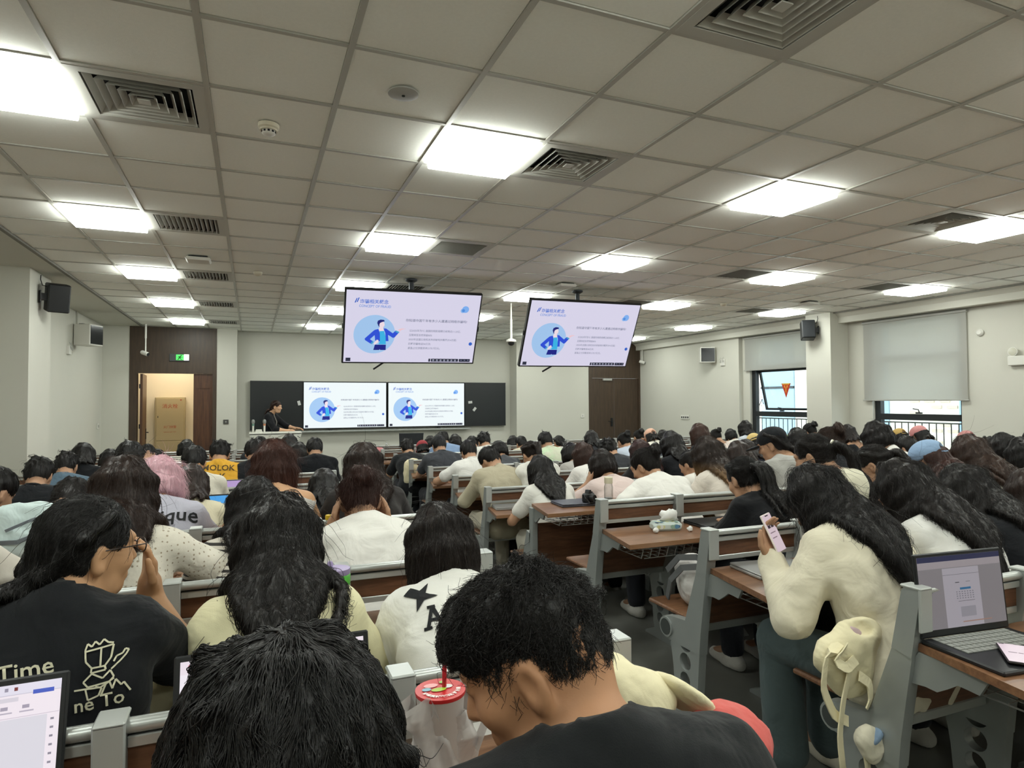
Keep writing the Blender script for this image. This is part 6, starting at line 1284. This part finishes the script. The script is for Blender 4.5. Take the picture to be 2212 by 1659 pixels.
# cup with straw in a plastic bag
t = thing('drink_cup', 'white drink cup with red printed film lid and red straw', 'cup', (.338, 1.20, .76)); M_rl = mat('red film lid', '#c22a2c', .35)
MB().lathe([(.034, .0), (.046, .18), (.0475, .183)], n=28).obj('body', mat('cloudy cup', '#cdc6c2', .35), t, True); lid = MB().lathe([(.0475, .183), (.0485, .186), (.048, .190), (.01, .1905)], n=28).obj('lid', M_rl, t, True)
for k, (c_, x, y, rx, ry) in enumerate((('#e2a0a0', -.014, .018, .014, .009), ('#7fb0c0', -.026, .004, .009, .007), ('#a6c23c', -.004, -.004, .015, .008), ('#d9dcd8', .016, .004, .009, .008), ('#8fb35a', .012, .024, .008, .006))):
    MB().add([(x+rx*math.cos(a*.5236), y+ry*math.sin(a*.5236), .1915+k*.0002) for a in range(12)], [list(range(12))]).obj('printed_spot', mat('lid print '+c_, c_, .4), lid)
for k, ch in enumerate('好喝真材实料新鲜水果'):
    a = math.radians(200+k*15.5); mk('lettering', text_mesh(ch, .0095, 'CENTER', 0, .0003), mat('white ink', '#ece6e2', .5), lid, (.038*math.cos(a), .038*math.sin(a), .1918), (0, 0, a+math.pi/2))
MB().tube([(.008, .004, .12), (.010, .004, .275)], .0045, 10).obj('straw', mat('red straw', '#b01f2a', .4), t, True)
rg = np.random.default_rng(11); NU, NV = 40, 16; Vb = []
for j in range(NV):
    v = j/(NV-1)
    for i in range(NU):
        a = 2*math.pi*i/NU; r_ = .05+.012*math.sin(a*3+v*4)+.010*math.sin(a*7+v*9)*(.3+v)+(.018*(v > .75)*math.sin(a*2+1)); z = v*.165+.02*v*math.sin(a*2+.7)+(.016 if v > .9 else 0)*math.sin(a*5)
        Vb.append((r_*math.cos(a)*(1.08 if v > .4 else 1.15), r_*math.sin(a), z))
Fb = [(j*NU+i, j*NU+(i+1) % NU, (j+1)*NU+(i+1) % NU, (j+1)*NU+i) for j in range(NV-1) for i in range(NU)]
pb = thing('plastic_bag', 'thin white translucent plastic bag around the drink cup', 'bag', (.338, 1.20, .762)); mpb = bpy.data.materials.new('thin plastic film'); mpb.use_nodes = True; _n = mpb.node_tree; _p = _n.nodes['Principled BSDF']; _p.inputs['Base Color'].default_value = (.72, .68, .66, 1); _p.inputs['Roughness'].default_value = .3; _p.inputs['Alpha'].default_value = .62
mk('film', mesh_np('film', Vb, Fb), mpb, pb); MB().ribbon([(.05, -.01, .13), (.072, -.02, .155), (.078, -.03, .12), (.06, -.03, .08)], (0, 1, .2), .03, .001).obj('handle', mpb, pb, True)
# tissue pack
t = thing('tissue_pack', 'blue and white flower printed tissue pack with tissue pulled out', 'tissue pack', (2.20, 3.08, .76), -.25)
mtp = mat('tissue print', '#c9d6d2', .45); MB().box((-.085, -.045, 0), (.085, .045, .05), .014).obj('wrapper', mtp, t, True)
rr = random.Random(4)
for k in range(14):
    c_ = ('#5f8fb4', '#8fb0a0', '#d8d8a0', '#3f5f86', '#e2e4e0')[k % 5]; x, y = rr.uniform(-.07, .07), rr.uniform(-.035, .035); r_ = rr.uniform(.008, .016); MB().add([(x+r_*math.cos(a*.785), y+r_*math.sin(a*.785), .0504+k*.0001) for a in range(8)], [list(range(8))]).obj('flower_print', mat('tissue '+c_, c_, .5), t)
    if k < 8: x = rr.uniform(-.07, .07); MB().add([(x+r_*math.cos(a*.785), -.0455-.0001*k, .026+r_*.9*math.sin(a*.785)) for a in range(8)], [list(range(8))]).obj('flower_print', mat('tissue '+c_, c_, .5), t)
def crumple(name, parent, c, s, m, seed, loc=None):
    r2 = np.random.default_rng(seed); u = []; n1, n2 = 9, 12
    for j in range(n1+1):
        for i in range(n2):
            th, ph_ = math.pi*j/n1, 2*math.pi*i/n2; k = 1+r2.uniform(-.35, .3); u.append((c[0]+s[0]*k*math.sin(th)*math.cos(ph_), c[1]+s[1]*k*math.sin(th)*math.sin(ph_), c[2]+s[2]*k*math.cos(th)))
    return mk(name, mesh_np(name, u, [(j*n2+i, j*n2+(i+1) % n2, (j+1)*n2+(i+1) % n2, (j+1)*n2+i) for j in range(n1) for i in range(n2)], False), m, parent, loc)
M_tis = mat('white tissue', '#e4e4e0', .85); crumple('tissue', t, (.02, .0, .078), (.055, .022, .035), M_tis, 1)
for k, (x, y) in enumerate(((2.10, 3.03), (2.30, 2.99))): tag(crumple('crumpled_tissue', None, (0, 0, .014), (.016, .013, .014), M_tis, 5+k, (x, y, .76)), ('crumpled white tissue left of the tissue pack', 'crumpled white tissue right of the tissue pack')[k], 'tissue', 'crumpled tissues')
# small camera on the laptop
t = thing('compact_camera', 'small black camera standing on the closed grey laptop', 'camera', (2.22, 4.02, .784), .4)
MB().box((-.05, -.02, 0), (.05, .025, .062), .008).obj('body', M_black, t); MB().lathe([(.026, -.02), (.027, -.05), (.024, -.055), (.012, -.052)], (0, 0, .03), 20, 'y').obj('lens', M_black, t, True); MB().prism([(-.018, .062), (.018, .062), (.01, .085), (-.01, .085)], -.015, .02, 'y').obj('viewfinder', M_black, t); MB().lathe([(.008, .062), (.008, .07)], (.035, 0, 0), 12).obj('dial', M_black, t, True)
MB().ribbon([(-.05, 0, .05), (-.07, -.03, .03), (-.06, -.06, .004), (.0, -.075, .004)], (0, 0, 1), .01, .002).obj('strap', M_black, t)
# hair brush
t = thing('hair_brush', 'pink oval hair brush lying on the desk', 'hair brush', (-.175, 3.05, .762), -.5); mpk = mat('pink plastic', '#d98f9a', .4)
MB().lathe([(.0, .0)]+[(.032*math.sin(a*math.pi/8), .012-.012*math.cos(a*math.pi/8)) for a in range(1, 8)]+[(.002, .024)], n=18).obj('head', mpk, t, True); MB().tube([(.028, 0, .012), (.07, 0, .010), (.125, 0, .012)], [.009, .008, .010], 10).obj('handle', mat('pale pink plastic', '#e2b0a6', .4), t, True)
for k in range(60): a = k*2.4; r_ = .003*math.sqrt(k)*1.2; MB().tube([(r_*math.cos(a), r_*math.sin(a), .022), (r_*math.cos(a)*1.15, r_*math.sin(a)*1.15, .038)], .0009, 4).obj('bristle', mpk, t)
# soft bags from implicit shapes
def soft(label, name, cat, loc, parts, rz=0):
    """parts: (part name, prims, material, voxel, fold)"""
    t = thing(name, label, cat, loc, rz)
    for nm, pr, m, h, fd in parts: mk(nm, Field(pr, h, noise=fold_noise(fd, 16., len(nm))).mesh(nm), m, t)
    return t
M_mint = cloth_mat('#c3d3d2'); M_crm = cloth_mat('#e2d9b6'); M_coral = cloth_mat('#c9625c'); M_blkc = cloth_mat('#1a1c1f'); M_pale = cloth_mat('#d6d3d0')
t = soft('pale mint blue padded bag resting on the left bench backrest', 'padded_bag', 'bag', (-.88, 3.18, .93), [('body', [ell((0, 0, .07), (.16, .07, .075), rotm(0, 0, .25), .04), ell((-.06, -.04, .0), (.15, .07, .07), None, .04), ell((.05, .02, .12), (.10, .05, .04), None, .04)], M_mint, .011, .01)], .1)
MB().ribbon([(-.17, -.09, .06), (-.08, -.11, .03), (.02, -.11, .025), (.12, -.09, .06)], (0, -.3, 1), .018, .003).obj('zip_band', mat('grey band', '#7d8790', .6), t); MB().ribbon([(-.02, -.10, .07), (.05, -.09, .10), (.11, -.06, .115)], (0, -.3, 1), .012, .003).obj('zip_band', mat('grey band', '#7d8790', .6), t)
t = soft('cream canvas bucket hat lying on the desk at the aisle end', 'bucket_hat', 'hat', (.80, 1.16, .77), [('crown', [ell((-.10, 0, .13), (.085, .08, .07), rotm(0, 0, .5), .03), ell((-.04, 0, .10), (.08, .07, .06), None, .03)], M_crm, .010, .008), ('brim', [ell((.055, -.01, .10), (.075, .085, .020), rotm(0, .3, .75), .01), cut(ell((.075, -.02, .125), (.075, .08, .022), rotm(0, .3, .75)), .006)], M_crm, .008, .002)])
soft('coral red pouch under the cream hat', 'pouch', 'bag', (.90, 1.08, .76), [('body', [ell((.02, 0, .05), (.085, .07, .055), rotm(0, 0, .3), .03), ell((.06, -.01, .03), (.05, .06, .035), None, .03)], M_coral, .011, .010)])
soft('black bag behind the coral pouch on the desk end', 'black_bag', 'bag', (.80, 1.02, .76), [('body', [ell((.02, 0, .05), (.12, .07, .05), None, .03)], M_blkc, .012, .008)])
# cream tote hung on the first bench post
t = soft('cream canvas shoulder bag with straps hanging from the bench end', 'shoulder_bag', 'bag', (1.80, 1.555, .42), [('body', [ell((.03, 0, .22), (.11, .05, .12), rotm(0, 0, -.25), .04), ell((.07, 0, .29), (.10, .045, .06), rotm(0, 0, -.2), .04), ell((-.06, 0, .25), (.055, .04, .06), None, .03), cut(ell((.045, -.03, .345), (.06, .025, .035), rotm(0, 0, .45)), .01)], M_crm, .010, .008), ('lining', [ell((.045, -.005, .30), (.055, .02, .03), rotm(0, 0, .45), .02)], cloth_mat('#b9a2a4'), .010, .002)])
for pts in ([(-.05, -.03, .30), (-.13, -.05, .27), (-.145, -.05, .18), (-.10, -.05, .09), (-.04, -.05, .06)], [(-.02, -.05, .24), (-.07, -.06, .14), (-.09, -.06, .03), (-.075, -.06, -.10), (-.03, -.06, -.17), (.03, -.06, -.22)], [(.0, -.06, .20), (.045, -.06, .17), (.05, -.06, .12), (.03, -.06, .09)], [(-.04, -.05, .30), (-.10, -.06, .26), (-.06, -.065, .235), (0, -.05, .25)], [(.01, -.06, .0), (.03, -.06, -.08), (.035, -.06, -.18)]):
    q = []
    for i in range(len(pts)-1):
        for s in range(4): q.append(tuple(Vector(pts[i]).lerp(Vector(pts[i+1]), s/4)))
    q.append(pts[-1]); q = [q[0]]+[tuple((Vector(q[i-1])+Vector(q[i])*2+Vector(q[i+1]))/4) for i in range(1, len(q)-1)]+[q[-1]]; MB().ribbon(q, (1, .3, .4), .032, .004).obj('strap', M_crm, t)
mf = soft('fluffy white and blue charm hanging from the cream shoulder bag', 'plush_charm', 'charm', (1.825, 1.49, .40), [('fur', [ell((0, 0, .02), (.04, .03, .05), rotm(0, 0, -.5), .02), ell((.02, 0, -.02), (.03, .025, .035), None, .02)], cloth_mat('#d9d3bf', 'fur'), .007, .012), ('band', [ell((.012, -.012, .03), (.036, .024, .016), rotm(0, 0, -.5), .01)], cloth_mat('#7d93ac'), .007, .003)])
# backpack on the second right row seat
t = soft('grey and pale pink backpack on the aisle seat of the second row', 'backpack', 'backpack', (2.06, 2.62, .485), [('body', [ell((0, 0, .11), (.09, .12, .12), None, .04), ell((0, .05, .18), (.08, .09, .06), None, .04)], M_pale, .012, .01)])
for pts in ([(-.08, -.10, .22), (-.11, -.02, .20), (-.12, .06, .12), (-.11, .10, .02)], [(-.03, -.12, .24), (-.07, -.08, .26), (-.10, .02, .24), (-.11, .10, .16)]): MB().ribbon(pts, (0, .3, 1), .03, .008).obj('strap', mat('grey webbing', '#5d5f60', .8), t)
# tote with jacket on the aisle post further down
t = soft('black tote bag hanging at the aisle in the eighth row', 'tote_bag', 'bag', (1.93, 8.20, LOW+.30), [('body', [ell((0, 0, .25), (.13, .06, .26), None, .04), ell((0, 0, .42), (.09, .05, .12), None, .04)], M_blkc, .014, .008)])
t = soft('cream jacket draped over the black tote at the aisle', 'draped_jacket', 'jacket', (1.93, 8.10, LOW+.78), [('cloth', [ell((0, 0, .06), (.12, .07, .10), rotm(0, 0, .4), .04), ell((-.08, 0, -.06), (.05, .05, .12), None, .04)], M_crm, .013, .012)])
soft('pink bag on the far desk left of the water bottle', 'pink_bag', 'bag', (1.95, 10.72, .595), [('body', [ell((0, 0, .07), (.09, .05, .075), None, .03), ell((.05, 0, .10), (.04, .04, .04), None, .03)], cloth_mat('#d88f92'), .012, .008)])
# white band on the khaki-shirted head
soft('cream canvas bag slung in the wire basket by the aisle', 'canvas_bag', 'bag', (2.22, 4.78, LOW+.34), [('body', [ell((0, 0, .13), (.10, .08, .13), None, .04)], cloth_mat('#c9c8b0'), .013, .010)])
tag(MB().box((-.10, -.14, 0), (.10, .14, .004)).obj('paper_sheet', M_paper, loc=(-.66, 2.12, .76)), 'white sheet of paper on the left desk below the white t-shirt', 'paper').rotation_euler = (0, 0, .2)
